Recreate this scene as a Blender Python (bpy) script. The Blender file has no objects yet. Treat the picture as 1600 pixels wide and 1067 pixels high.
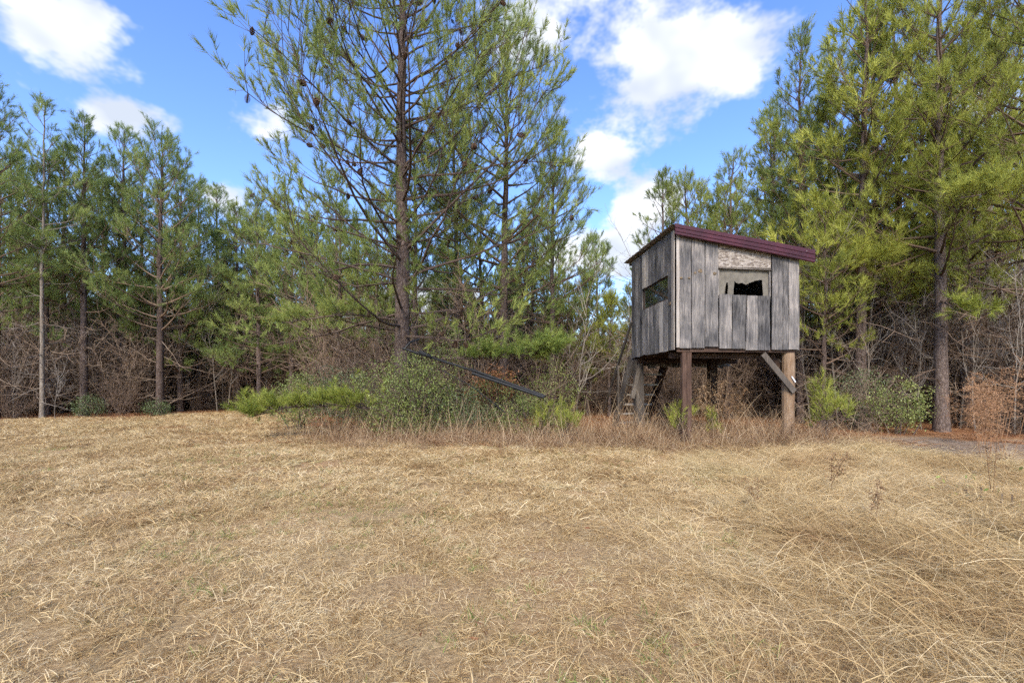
import bpy, math, random
import numpy as np
from mathutils import Vector, Matrix

# ------------------------------------------------------------------ camera, sky, sun
scene = bpy.context.scene
COL = scene.collection
CAMZ = 1.10
F = 720.0                      # focal length in photo pixels (1600 wide)
HOR = 608.0                    # horizon row
cam = bpy.data.cameras.new('camera')
cam.sensor_width = 36.0
cam.lens = 36.0 * F / 1600.0
cam.shift_y = (HOR - 533.5) / 1600.0
cam.clip_start = 0.05
cam.clip_end = 8000
camo = bpy.data.objects.new('camera', cam)
COL.objects.link(camo)
camo.location = (0, 0, CAMZ)
camo.rotation_euler = (math.radians(90), 0, 0)
scene.camera = camo

SUN_EL, SUN_AZ = 38.0, 190.0   # azimuth: 0 = +Y, clockwise to +X
SUN_STRENGTH, SKY_STRENGTH = 2.0, 0.105
EXPOSURE = 1.88
scene.view_settings.view_transform = 'Standard'
scene.view_settings.look = 'None'
scene.view_settings.gamma = 1.0
scene.view_settings.use_curve_mapping = False
scene.view_settings.exposure = EXPOSURE
scene.render.engine = 'CYCLES'
scene.cycles.max_bounces = 5
scene.cycles.diffuse_bounces = 3
scene.cycles.transmission_bounces = 4
scene.cycles.sample_clamp_indirect = 4.0
scene.cycles.use_denoising = False
scene.cycles.use_adaptive_sampling = True
scene.cycles.adaptive_threshold = 0.02
scene.cycles.adaptive_min_samples = 24

az, el = math.radians(SUN_AZ), math.radians(SUN_EL)
sdir = Vector((math.sin(az) * math.cos(el), math.cos(az) * math.cos(el), math.sin(el)))
sun = bpy.data.lights.new('sun', 'SUN')
sun.energy = SUN_STRENGTH
sun.angle = math.radians(20)
sun.color = (1.0, 0.92, 0.80)
suno = bpy.data.objects.new('sun', sun)
COL.objects.link(suno)
suno.rotation_euler = (-sdir).to_track_quat('-Z', 'Y').to_euler()
suno.location = (0, -20, 30)

world = bpy.data.worlds.new('World')
scene.world = world
world.use_nodes = True


def sky_world():
    nt = world.node_tree
    N, L = nt.nodes, nt.links
    N.clear()
    out = N.new('ShaderNodeOutputWorld')
    bg = N.new('ShaderNodeBackground')
    bg.inputs['Strength'].default_value = SKY_STRENGTH
    L.new(bg.outputs[0], out.inputs[0])
    sky = N.new('ShaderNodeTexSky')
    sky.sky_type = 'NISHITA'
    sky.sun_disc = False
    sky.sun_elevation = el
    sky.sun_rotation = az
    sky.air_density = 1.0
    sky.dust_density = 0.4
    sky.ozone_density = 2.0
    hs = N.new('ShaderNodeHueSaturation')
    hs.inputs['Hue'].default_value = 0.514
    hs.inputs['Saturation'].default_value = 1.2
    hs.inputs['Value'].default_value = 1.0
    L.new(sky.outputs[0], hs.inputs['Color'])
    tc = N.new('ShaderNodeTexCoord')

    def noise(scale, detail, rough):
        mp = N.new('ShaderNodeMapping')
        mp.inputs['Scale'].default_value = (1, 1, 1.5)
        L.new(tc.outputs['Generated'], mp.inputs[0])
        n = N.new('ShaderNodeTexNoise')
        n.inputs['Scale'].default_value = scale
        n.inputs['Detail'].default_value = detail
        n.inputs['Roughness'].default_value = rough
        L.new(mp.outputs[0], n.inputs['Vector'])
        return n.outputs[0]

    def math_(op, a, b):
        m = N.new('ShaderNodeMath')
        m.operation = op
        for i, v in enumerate((a, b)):
            if isinstance(v, (int, float)):
                m.inputs[i].default_value = v
            else:
                L.new(v, m.inputs[i])
        return m.outputs[0]

    # cumulus banks: each one a soft ellipsoid of directions, broken up by noise
    banks = [(95, 45, 150, 85), (195, 178, 64, 44), (1030, 95, 215, 120), (830, 25, 120, 70),
             (1010, 320, 75, 60), (940, 245, 60, 50), (955, 400, 130, 75), (430, 190, 70, 55), (345, 310, 55, 40),
             (600, 470, 260, 60), (1130, 120, 100, 70), (60, 500, 180, 60), (1330, 430, 200, 60), (1500, 180, 90, 60),
             (-500, 200, 220, 90), (2200, 100, 260, 110), (700, -500, 300, 120), (300, -900, 300, 160), (1700, -700, 300, 160)]
    cur = None
    for (px, py, rx, ry) in banks:
        v = Vector(((px - 800) / F, 1, (HOR - py) / F))
        ln = v.length
        c = v.normalized()
        sub = N.new('ShaderNodeVectorMath'); sub.operation = 'SUBTRACT'
        L.new(tc.outputs['Generated'], sub.inputs[0]); sub.inputs[1].default_value = c
        mul = N.new('ShaderNodeVectorMath'); mul.operation = 'MULTIPLY'
        L.new(sub.outputs[0], mul.inputs[0])
        rx, ry = rx * 0.9, ry * 0.88
        sx = F * ln / rx
        sz = F * ln / ry
        mul.inputs[1].default_value = (sx, sx, sz)
        le = N.new('ShaderNodeVectorMath'); le.operation = 'LENGTH'
        L.new(mul.outputs[0], le.inputs[0])
        val = math_('SUBTRACT', 1.0, le.outputs['Value'])
        cur = val if cur is None else math_('MAXIMUM', cur, val)
    cur = math_('MAXIMUM', cur, -0.75)
    n1 = noise(5.0, 5.0, 0.62)
    d = math_('ADD', cur, math_('MULTIPLY', math_('SUBTRACT', n1, 0.5), 3.6))
    mr = N.new('ShaderNodeMapRange')
    mr.interpolation_type = 'SMOOTHSTEP'
    L.new(d, mr.inputs['Value'])
    mr.inputs['From Min'].default_value = 0.12
    mr.inputs['From Max'].default_value = 0.70
    mr.inputs['To Max'].default_value = 0.97
    n2 = noise(9.0, 2.0, 0.5)
    cr = N.new('ShaderNodeValToRGB')
    L.new(n2, cr.inputs[0])
    cr.color_ramp.elements[0].position = 0.33
    cr.color_ramp.elements[0].color = (1.95, 2.15, 2.5, 1)
    cr.color_ramp.elements[1].position = 0.58
    cr.color_ramp.elements[1].color = (3.1, 3.15, 3.25, 1)
    mix = N.new('ShaderNodeMix')
    mix.data_type = 'RGBA'
    L.new(mr.outputs[0], mix.inputs[0])
    L.new(hs.outputs[0], mix.inputs[6])
    L.new(cr.outputs[0], mix.inputs[7])
    L.new(mix.outputs[2], bg.inputs['Color'])


sky_world()

# ------------------------------------------------------------------ helpers
rng = np.random.default_rng(7)
random.seed(7)


def at(px, py, Y):
    """world point seen at photo pixel (px, py) at depth Y"""
    return np.array([(px - 800) / F * Y, Y, CAMZ - (py - HOR) / F * Y])


def gh(x, y):
    x = np.asarray(x, float); y = np.asarray(y, float)
    h = 0.025 * np.sin(x * 0.55 + 0.7) * np.cos(y * 0.43) + 0.018 * np.sin(x * 1.3 + y * 0.9)
    h = h + 0.012 * np.sin(x * 3.1 - y * 2.3) * np.sin(y * 2.9)
    h = h + 0.07 * np.exp(-(((x + 0.62) / 0.13) ** 2 + ((y - 2.5) / 0.11) ** 2))
    far = np.clip((np.hypot(x, y) - 60) / 60, 0, 1)
    return h * (1 - far)


class MB:
    def __init__(self):
        self.v, self.q, self.t, self.c, self.n = [], [], [], [], 0

    def add(self, V, Q=None, T=None, tint=0.5):
        V = np.asarray(V, float).reshape(-1, 3)
        if Q is not None and len(Q):
            self.q.append(np.asarray(Q, int) + self.n)
        if T is not None and len(T):
            self.t.append(np.asarray(T, int) + self.n)
        self.v.append(V)
        self.c.append(np.broadcast_to(np.asarray(tint, float), (len(V),)))
        self.n += len(V)

    def tube(self, P, R, k=5, tint=0.5, cap=False):
        P = np.asarray(P, float); R = np.asarray(R, float)
        n = len(P)
        T = np.gradient(P, axis=0)
        T /= np.linalg.norm(T, axis=1)[:, None] + 1e-9
        ref = np.array([0.31, 0.17, 0.93]) if abs(T[:, 2]).mean() < 0.8 else np.array([0.94, 0.3, 0.1])
        U = np.cross(T, ref); U /= np.linalg.norm(U, axis=1)[:, None] + 1e-9
        W = np.cross(T, U)
        a = np.arange(k) * 2 * math.pi / k
        ring = np.cos(a)[None, :, None] * U[:, None] + np.sin(a)[None, :, None] * W[:, None]
        V = P[:, None] + R.reshape(n, -1)[:, :, None] * ring
        i = np.arange(n - 1)[:, None] * k
        j = np.arange(k)[None, :]
        j2 = (j + 1) % k
        Q = np.stack([i + j, i + j2, i + k + j2, i + k + j], -1).reshape(-1, 4)
        Tt = None
        V = V.reshape(-1, 3)
        if cap:
            V = np.vstack([V, P[0], P[-1]])
            jj = np.arange(k); jn = (jj + 1) % k
            Tt = np.vstack([np.stack([jn, jj, np.full(k, n * k)], -1),
                            np.stack([(n - 1) * k + jj, (n - 1) * k + jn, np.full(k, n * k + 1)], -1)])
        self.add(V, Q, Tt, tint)

    def box(self, lo, hi, tint=0.5, jit=0.0):
        x0, y0, z0 = lo; x1, y1, z1 = hi
        V = np.array([(x0, y0, z0), (x1, y0, z0), (x1, y1, z0), (x0, y1, z0),
                      (x0, y0, z1), (x1, y0, z1), (x1, y1, z1), (x0, y1, z1)], float)
        if jit:
            V += rng.normal(0, jit, V.shape)
        self.add(V, [(0, 3, 2, 1), (4, 5, 6, 7), (0, 1, 5, 4), (1, 2, 6, 5), (2, 3, 7, 6), (3, 0, 4, 7)], None, tint)

    def beam(self, a, b, w, h, up=(0, 0, 1), tint=0.5):
        a = np.array(a, float); b = np.array(b, float)
        d = b - a; d /= np.linalg.norm(d)
        s = np.cross(d, np.array(up, float)); s /= np.linalg.norm(s)
        u = np.cross(s, d)
        V = []
        for p in (a, b):
            for (i, j) in ((-1, -1), (1, -1), (1, 1), (-1, 1)):
                V.append(p + s * i * w / 2 + u * j * h / 2)
        self.add(V, [(0, 1, 2, 3), (7, 6, 5, 4), (0, 4, 5, 1), (1, 5, 6, 2), (2, 6, 7, 3), (3, 7, 4, 0)], None, tint)

    def mesh(self, name, mat, smooth=False):
        me = bpy.data.meshes.new(name)
        V = np.vstack(self.v)
        Q = np.vstack(self.q) if self.q else np.zeros((0, 4), int)
        T = np.vstack(self.t) if self.t else np.zeros((0, 3), int)
        me.vertices.add(len(V)); me.vertices.foreach_set('co', V.astype(np.float32).ravel())
        nl = Q.size + T.size
        me.loops.add(nl)
        me.loops.foreach_set('vertex_index', np.concatenate([Q.ravel(), T.ravel()]).astype(np.int32))
        me.polygons.add(len(Q) + len(T))
        ls = np.concatenate([np.arange(len(Q)) * 4, Q.size + np.arange(len(T)) * 3]).astype(np.int32)
        me.polygons.foreach_set('loop_start', ls)
        me.polygons.foreach_set('use_smooth', np.full(len(ls), smooth))
        at_ = me.attributes.new('tint', 'FLOAT', 'POINT')
        at_.data.foreach_set('value', np.concatenate(self.c).astype(np.float32))
        me.update(calc_edges=True)
        me.validate()
        if mat: me.materials.append(mat)
        return me

    def obj(self, name, mat, parent=None, smooth=False, link=True):
        o = bpy.data.objects.new(name, self.mesh(name, mat, smooth))
        if link: COL.objects.link(o)
        if parent: o.parent = parent
        return o


def tag(o, label, cat=None, group=None, kind=None):
    o['label'] = label
    if cat: o['category'] = cat
    if group: o['group'] = group
    if kind: o['kind'] = kind
    return o


def empty(name, loc, rz=0.0):
    o = bpy.data.objects.new(name, None)
    o.empty_display_size = 0.2
    COL.objects.link(o)
    o.location = loc
    o.rotation_euler = (0, 0, rz)
    return o


def link_mesh(name, me, parent):
    o = bpy.data.objects.new(name, me)
    COL.objects.link(o)
    o.parent = parent
    return o


# ------------------------------------------------------------------ materials
def newmat(name):
    m = bpy.data.materials.new(name)
    m.use_nodes = True
    nt = m.node_tree
    nt.nodes.clear()
    out = nt.nodes.new('ShaderNodeOutputMaterial')
    return m, nt.nodes, nt.links, out


def ramp(N, L, fac, cols):
    r = N.new('ShaderNodeValToRGB')
    e = r.color_ramp.elements
    e[0].position, e[0].color = cols[0][0], (*cols[0][1], 1)
    e[1].position, e[1].color = cols[-1][0], (*cols[-1][1], 1)
    for p, c in cols[1:-1]:
        x = e.new(p); x.color = (*c, 1)
    L.new(fac, r.inputs[0])
    return r.outputs[0]


def leafmat(name, cols, transl=0.35, rough=0.6, objvar=0.25, spec=0.25, patch=None):
    """blades, needles and leaves: colour from the tint attribute plus a shift per object"""
    m, N, L, out = newmat(name)
    a = N.new('ShaderNodeAttribute'); a.attribute_name = 'tint'
    oi = N.new('ShaderNodeObjectInfo')
    mm = N.new('ShaderNodeMath'); mm.operation = 'MULTIPLY_ADD'
    L.new(oi.outputs['Random'], mm.inputs[0]); mm.inputs[1].default_value = objvar; mm.inputs[2].default_value = -objvar / 2
    ad = N.new('ShaderNodeMath'); ad.operation = 'ADD'; ad.use_clamp = True
    L.new(mm.outputs[0], ad.inputs[0]); L.new(a.outputs['Fac'], ad.inputs[1])
    fac = ad.outputs[0]
    if patch:                                   # growth differs from place to place: greener, browner and bleached spots
        ge = N.new('ShaderNodeNewGeometry')
        nz = N.new('ShaderNodeTexNoise'); nz.inputs['Scale'].default_value = 1.1; nz.inputs['Detail'].default_value = 5; nz.inputs['Roughness'].default_value = 0.65
        L.new(ge.outputs['Position'], nz.inputs['Vector'])
        mz = N.new('ShaderNodeMath'); mz.operation = 'MULTIPLY_ADD'
        L.new(nz.outputs[0], mz.inputs[0]); mz.inputs[1].default_value = 1.5; mz.inputs[2].default_value = -0.75
        a2 = N.new('ShaderNodeMath'); a2.operation = 'ADD'; a2.use_clamp = True
        L.new(mz.outputs[0], a2.inputs[0]); L.new(fac, a2.inputs[1])
        fac = a2.outputs[0]
    c = ramp(N, L, fac, cols)
    if patch:
        n2 = N.new('ShaderNodeTexNoise'); n2.inputs['Scale'].default_value = 0.55; n2.inputs['Detail'].default_value = 6; n2.inputs['Roughness'].default_value = 0.7
        L.new(ge.outputs['Position'], n2.inputs['Vector'])
        for (lo, hi, amt, colr) in patch:
            mr = N.new('ShaderNodeMapRange'); mr.inputs['From Min'].default_value = lo; mr.inputs['From Max'].default_value = hi; mr.inputs['To Max'].default_value = amt
            L.new(n2.outputs[0], mr.inputs['Value'])
            mx = N.new('ShaderNodeMix'); mx.data_type = 'RGBA'
            L.new(mr.outputs[0], mx.inputs[0]); L.new(c, mx.inputs[6]); mx.inputs[7].default_value = (*colr, 1)
            c = mx.outputs[2]
    p = N.new('ShaderNodeBsdfPrincipled')
    p.inputs['Roughness'].default_value = rough
    p.inputs['Specular IOR Level'].default_value = spec
    L.new(c, p.inputs['Base Color'])
    if transl:
        t = N.new('ShaderNodeBsdfTranslucent')
        L.new(c, t.inputs['Color'])
        ms = N.new('ShaderNodeMixShader'); ms.inputs[0].default_value = transl
        L.new(p.outputs[0], ms.inputs[1]); L.new(t.outputs[0], ms.inputs[2])
        L.new(ms.outputs[0], out.inputs[0])
    else:
        L.new(p.outputs[0], out.inputs[0])
    return m


def woodmat(name, cols, scale=(14, 14, 1.2), rough=0.85, bump=0.6, objvar=0.26, stain=None):
    """weathered timber: grain drawn out along the local z axis, different in every board"""
    m, N, L, out = newmat(name)
    tc = N.new('ShaderNodeTexCoord')
    oi = N.new('ShaderNodeObjectInfo')
    off = N.new('ShaderNodeVectorMath'); off.operation = 'SCALE'
    cmb = N.new('ShaderNodeCombineXYZ')
    for i in range(3): L.new(oi.outputs['Random'], cmb.inputs[i])
    L.new(cmb.outputs[0], off.inputs[0]); off.inputs['Scale'].default_value = 37.0
    add = N.new('ShaderNodeVectorMath'); add.operation = 'ADD'
    L.new(tc.outputs['Object'], add.inputs[0]); L.new(off.outputs[0], add.inputs[1])
    mp = N.new('ShaderNodeMapping'); mp.inputs['Scale'].default_value = scale
    L.new(add.outputs[0], mp.inputs[0])
    n1 = N.new('ShaderNodeTexNoise'); n1.inputs['Scale'].default_value = 3.0; n1.inputs['Detail'].default_value = 8; n1.inputs['Roughness'].default_value = 0.7
    n1.inputs['Distortion'].default_value = 0.6
    L.new(mp.outputs[0], n1.inputs['Vector'])
    n2 = N.new('ShaderNodeTexNoise'); n2.inputs['Scale'].default_value = 1.7; n2.inputs['Detail'].default_value = 5
    L.new(add.outputs[0], n2.inputs['Vector'])
    m1 = N.new('ShaderNodeMath'); m1.operation = 'MULTIPLY_ADD'
    L.new(n2.outputs[0], m1.inputs[0]); m1.inputs[1].default_value = 0.7; L.new(n1.outputs[0], m1.inputs[2])
    m2 = N.new('ShaderNodeMath'); m2.operation = 'MULTIPLY_ADD'
    L.new(oi.outputs['Random'], m2.inputs[0]); m2.inputs[1].default_value = objvar; L.new(m1.outputs[0], m2.inputs[2])
    m3 = N.new('ShaderNodeMath'); m3.operation = 'SUBTRACT'
    L.new(m2.outputs[0], m3.inputs[0]); m3.inputs[1].default_value = 0.35 + objvar / 2
    c = ramp(N, L, m3.outputs[0], cols)
    if stain:
        n3 = N.new('ShaderNodeTexNoise'); n3.inputs['Scale'].default_value = 2.6; n3.inputs['Detail'].default_value = 4
        mp3 = N.new('ShaderNodeMapping'); mp3.inputs['Scale'].default_value = (2.2, 2.2, 0.8)
        L.new(add.outputs[0], mp3.inputs[0]); L.new(mp3.outputs[0], n3.inputs['Vector'])
        mr = N.new('ShaderNodeMapRange'); mr.inputs['From Min'].default_value = 0.5; mr.inputs['From Max'].default_value = 0.72
        mr.inputs['To Max'].default_value = 0.55
        L.new(n3.outputs[0], mr.inputs['Value'])
        mx = N.new('ShaderNodeMix'); mx.data_type = 'RGBA'
        L.new(mr.outputs[0], mx.inputs[0]); L.new(c, mx.inputs[6]); mx.inputs[7].default_value = (*stain, 1)
        c = mx.outputs[2]
    p = N.new('ShaderNodeBsdfPrincipled')
    p.inputs['Roughness'].default_value = rough
    p.inputs['Specular IOR Level'].default_value = 0.2
    L.new(c, p.inputs['Base Color'])
    b = N.new('ShaderNodeBump'); b.inputs['Strength'].default_value = bump; b.inputs['Distance'].default_value = 0.01
    L.new(n1.outputs[0], b.inputs['Height']); L.new(b.outputs[0], p.inputs['Normal'])
    L.new(p.outputs[0], out.inputs[0])
    return m


def barkmat(name, cols, scale=17.0, bump=0.8):
    m, N, L, out = newmat(name)
    tc = N.new('ShaderNodeTexCoord')
    oi = N.new('ShaderNodeObjectInfo')
    mp = N.new('ShaderNodeMapping'); mp.inputs['Scale'].default_value = (1, 1, 0.42)
    L.new(tc.outputs['Object'], mp.inputs[0])
    n = N.new('ShaderNodeTexNoise'); n.inputs['Scale'].default_value = 9; n.inputs['Detail'].default_value = 8; n.inputs['Roughness'].default_value = 0.7
    L.new(mp.outputs[0], n.inputs['Vector'])
    vm = N.new('ShaderNodeVectorMath'); vm.operation = 'MULTIPLY_ADD'
    L.new(n.outputs['Color'], vm.inputs[0]); vm.inputs[1].default_value = (0.22, 0.22, 0.22); L.new(mp.outputs[0], vm.inputs[2])
    v = N.new('ShaderNodeTexVoronoi'); v.feature = 'DISTANCE_TO_EDGE'; v.inputs['Scale'].default_value = scale
    L.new(vm.outputs[0], v.inputs['Vector'])
    mr = N.new('ShaderNodeMapRange'); mr.inputs['From Max'].default_value = 0.16
    L.new(v.outputs['Distance'], mr.inputs['Value'])
    m1 = N.new('ShaderNodeMath'); m1.operation = 'MULTIPLY_ADD'
    L.new(n.outputs[0], m1.inputs[0]); m1.inputs[1].default_value = 0.9
    m2 = N.new('ShaderNodeMath'); m2.operation = 'MULTIPLY_ADD'
    L.new(mr.outputs[0], m2.inputs[0]); m2.inputs[1].default_value = 0.28; m2.inputs[2].default_value = -0.12
    L.new(m2.outputs[0], m1.inputs[2])
    m3 = N.new('ShaderNodeMath'); m3.operation = 'MULTIPLY_ADD'
    L.new(oi.outputs['Random'], m3.inputs[0]); m3.inputs[1].default_value = 0.18; L.new(m1.outputs[0], m3.inputs[2])
    c = ramp(N, L, m3.outputs[0], cols)
    p = N.new('ShaderNodeBsdfPrincipled')
    p.inputs['Roughness'].default_value = 0.9
    p.inputs['Specular IOR Level'].default_value = 0.15
    L.new(c, p.inputs['Base Color'])
    b = N.new('ShaderNodeBump'); b.inputs['Strength'].default_value = bump; b.inputs['Distance'].default_value = 0.03
    L.new(m1.outputs[0], b.inputs['Height']); L.new(b.outputs[0], p.inputs['Normal'])
    L.new(p.outputs[0], out.inputs[0])
    return m


def plainmat(name, col, rough=0.6, metal=0.0, spec=0.4, noise=0.25, nscale=8.0, coat=0.0, ior=1.5, bump=0.1):
    m, N, L, out = newmat(name)
    tc = N.new('ShaderNodeTexCoord')
    n = N.new('ShaderNodeTexNoise'); n.inputs['Scale'].default_value = nscale; n.inputs['Detail'].default_value = 6
    L.new(tc.outputs['Object'], n.inputs['Vector'])
    c = ramp(N, L, n.outputs[0], [(0.3, tuple(x * (1 - noise) for x in col)), (0.7, tuple(min(1, x * (1 + noise)) for x in col))])
    p = N.new('ShaderNodeBsdfPrincipled')
    p.inputs['Roughness'].default_value = rough
    p.inputs['Metallic'].default_value = metal
    p.inputs['Specular IOR Level'].default_value = spec
    p.inputs['IOR'].default_value = ior
    p.inputs['Coat Weight'].default_value = coat
    L.new(c, p.inputs['Base Color'])
    if bump:
        b = N.new('ShaderNodeBump'); b.inputs['Strength'].default_value = bump; b.inputs['Distance'].default_value = 0.01
        L.new(n.outputs[0], b.inputs['Height']); L.new(b.outputs[0], p.inputs['Normal'])
    L.new(p.outputs[0], out.inputs[0])
    return m


M = {}
M['needle_blue'] = leafmat('needles_green', [(0.0, (0.10, 0.14, 0.045)), (0.5, (0.215, 0.27, 0.078)), (1.0, (0.35, 0.39, 0.115))], 0.45)
M['needle_mid'] = leafmat('needles_olive', [(0.0, (0.10, 0.14, 0.042)), (0.5, (0.22, 0.265, 0.068)), (1.0, (0.36, 0.385, 0.10))], 0.45)
M['needle_yel'] = leafmat('needles_yellow_green', [(0.0, (0.14, 0.16, 0.032)), (0.5, (0.29, 0.31, 0.056)), (1.0, (0.44, 0.44, 0.09))], 0.4)
M['needle_bright'] = leafmat('needles_bright', [(0.0, (0.11, 0.14, 0.028)), (0.5, (0.235, 0.27, 0.045)), (1.0, (0.37, 0.38, 0.08))], 0.4)
M['needle_green'] = leafmat('needles_fresh_green', [(0.0, (0.10, 0.15, 0.035)), (0.5, (0.20, 0.26, 0.06)), (1.0, (0.31, 0.35, 0.085))], 0.4)
M['shrub'] = leafmat('shrub_leaves', [(0.0, (0.07, 0.10, 0.024)), (0.5, (0.165, 0.20, 0.05)), (1.0, (0.32, 0.33, 0.11))], 0.25, 0.45, spec=0.4)
M['shrub_dark'] = leafmat('shrub_leaves_dark', [(0.0, (0.04, 0.06, 0.025)), (0.5, (0.09, 0.12, 0.045)), (1.0, (0.17, 0.20, 0.085))], 0.2, 0.45, spec=0.4)
M['leaf_red'] = leafmat('dead_leaves', [(0.0, (0.11, 0.045, 0.02)), (0.5, (0.22, 0.10, 0.045)), (1.0, (0.33, 0.18, 0.09))], 0.25)
M['straw'] = leafmat('dry_grass', [(0.0, (0.17, 0.095, 0.038)), (0.35, (0.385, 0.26, 0.115)), (0.75, (0.575, 0.43, 0.22)), (1.0, (0.70, 0.575, 0.36))], 0.25, 0.55, 0.2, patch=[(0.55, 0.68, 0.5, (0.30, 0.27, 0.11)), (0.44, 0.32, 0.35, (0.42, 0.255, 0.13))])
M['green_blade'] = leafmat('green_grass', [(0.0, (0.10, 0.14, 0.03)), (0.5, (0.17, 0.22, 0.05)), (1.0, (0.30, 0.31, 0.10))], 0.3)
M['weed'] = leafmat('dry_weeds', [(0.0, (0.075, 0.038, 0.02)), (0.4, (0.19, 0.108, 0.056)), (0.75, (0.34, 0.22, 0.12)), (1.0, (0.53, 0.41, 0.26))], 0.2, 0.7, 0.35)
M['rusty_weed'] = leafmat('rusty_weeds', [(0.0, (0.14, 0.065, 0.032)), (0.5, (0.29, 0.155, 0.078)), (1.0, (0.45, 0.28, 0.16))], 0.25, 0.7)
M['pinestraw'] = leafmat('pine_straw', [(0.0, (0.12, 0.05, 0.025)), (0.5, (0.25, 0.115, 0.05)), (1.0, (0.38, 0.21, 0.10))], 0.1, 0.7)
M['twig'] = leafmat('bare_twigs', [(0.0, (0.065, 0.042, 0.028)), (0.5, (0.135, 0.09, 0.061)), (1.0, (0.27, 0.205, 0.15))], 0.0, 0.85, 0.5)
M['twig_pale'] = leafmat('pale_twigs', [(0.0, (0.09, 0.072, 0.058)), (0.5, (0.17, 0.14, 0.115)), (1.0, (0.28, 0.245, 0.205))], 0.0, 0.85, 0.4)
M['bark'] = barkmat('pine_bark', [(0.15, (0.026, 0.018, 0.014)), (0.5, (0.075, 0.052, 0.042)), (1.0, (0.17, 0.13, 0.11))])
M['bark_pale'] = barkmat('pale_bark', [(0.1, (0.05, 0.038, 0.029)), (0.5, (0.12, 0.096, 0.076)), (0.9, (0.22, 0.19, 0.157))], 14.0, 0.4)
M['limb'] = barkmat('limb_bark', [(0.15, (0.03, 0.02, 0.016)), (0.5, (0.075, 0.052, 0.041)), (1.0, (0.16, 0.12, 0.095))], 20.0, 0.5)
M['board'] = woodmat('weathered_boards', [(0.24, (0.016, 0.015, 0.016)), (0.43, (0.075, 0.070, 0.067)), (0.58, (0.145, 0.131, 0.121)), (0.78, (0.27, 0.238, 0.21))],
                     stain=(0.042, 0.042, 0.047))
M['board_pale'] = woodmat('pale_boards', [(0.2, (0.11, 0.09, 0.075)), (0.55, (0.24, 0.21, 0.18)), (0.9, (0.40, 0.36, 0.32))])
M['post_red'] = woodmat('reddish_timber', [(0.2, (0.024, 0.014, 0.010)), (0.55, (0.070, 0.040, 0.028)), (0.9, (0.15, 0.10, 0.075))])
M['post_tan'] = woodmat('tan_timber', [(0.2, (0.055, 0.033, 0.02)), (0.5, (0.15, 0.092, 0.053)), (0.9, (0.27, 0.20, 0.14))])
M['post_grey'] = woodmat('grey_timber', [(0.2, (0.03, 0.024, 0.02)), (0.55, (0.085, 0.07, 0.057)), (0.9, (0.19, 0.165, 0.14))])
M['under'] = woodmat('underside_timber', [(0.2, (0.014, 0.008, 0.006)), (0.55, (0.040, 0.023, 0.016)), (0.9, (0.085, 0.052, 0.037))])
M['maroon'] = plainmat('maroon_metal', (0.044, 0.010, 0.0145), 0.45, 0.0, 0.3, 0.42, 2.5)
M['roof_metal'] = plainmat('galvanised_roof', (0.22, 0.20, 0.18), 0.5, 0.25, 0.5, 0.2, 4)
M['cloth'] = plainmat('curtain_cloth', (0.125, 0.112, 0.092), 0.95, 0, 0.1, 0.22, 9)
M['glass'] = plainmat('window_glass', (0.012, 0.015, 0.014), 0.05, 0, 1.0, 0.3, 2, ior=2.6, bump=0.02)
M['black'] = plainmat('black_metal', (0.010, 0.0105, 0.012), 0.5, 0, 0.25, 0.3, 12)
M['white_metal'] = plainmat('white_metal', (0.6, 0.6, 0.62), 0.4, 0.2, 0.5, 0.1, 9)
M['cone'] = plainmat('pine_cones', (0.10, 0.062, 0.042), 0.85, 0, 0.15, 0.4, 30, bump=0.5)
M['knot'] = plainmat('wood_knots', (0.13, 0.095, 0.06), 0.85, 0, 0.15, 0.5, 30)


def osbmat():
    m, N, L, out = newmat('strand_board')
    tc = N.new('ShaderNodeTexCoord')
    mp = N.new('ShaderNodeMapping'); mp.inputs['Scale'].default_value = (22, 22, 46); mp.inputs['Rotation'].default_value = (0, 0.5, 0)
    L.new(tc.outputs['Object'], mp.inputs[0])
    n = N.new('ShaderNodeTexNoise'); n.inputs['Scale'].default_value = 0.5
    L.new(mp.outputs[0], n.inputs['Vector'])
    vm = N.new('ShaderNodeVectorMath'); vm.operation = 'MULTIPLY_ADD'
    L.new(n.outputs['Color'], vm.inputs[0]); vm.inputs[1].default_value = (3, 3, 3); L.new(mp.outputs[0], vm.inputs[2])
    v = N.new('ShaderNodeTexVoronoi'); v.inputs['Scale'].default_value = 1.0
    L.new(vm.outputs[0], v.inputs['Vector'])
    sp = N.new('ShaderNodeSeparateColor'); L.new(v.outputs['Color'], sp.inputs[0])
    c = ramp(N, L, sp.outputs[0], [(0.0, (0.09, 0.07, 0.055)), (0.5, (0.19, 0.16, 0.135)), (1.0, (0.31, 0.275, 0.24))])
    p = N.new('ShaderNodeBsdfPrincipled'); p.inputs['Roughness'].default_value = 0.9; p.inputs['Specular IOR Level'].default_value = 0.15
    L.new(c, p.inputs['Base Color'])
    b = N.new('ShaderNodeBump'); b.inputs['Strength'].default_value = 0.4; b.inputs['Distance'].default_value = 0.005
    L.new(sp.outputs[1], b.inputs['Height']); L.new(b.outputs[0], p.inputs['Normal'])
    L.new(p.outputs[0], out.inputs[0])
    return m


M['osb'] = osbmat()


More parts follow.
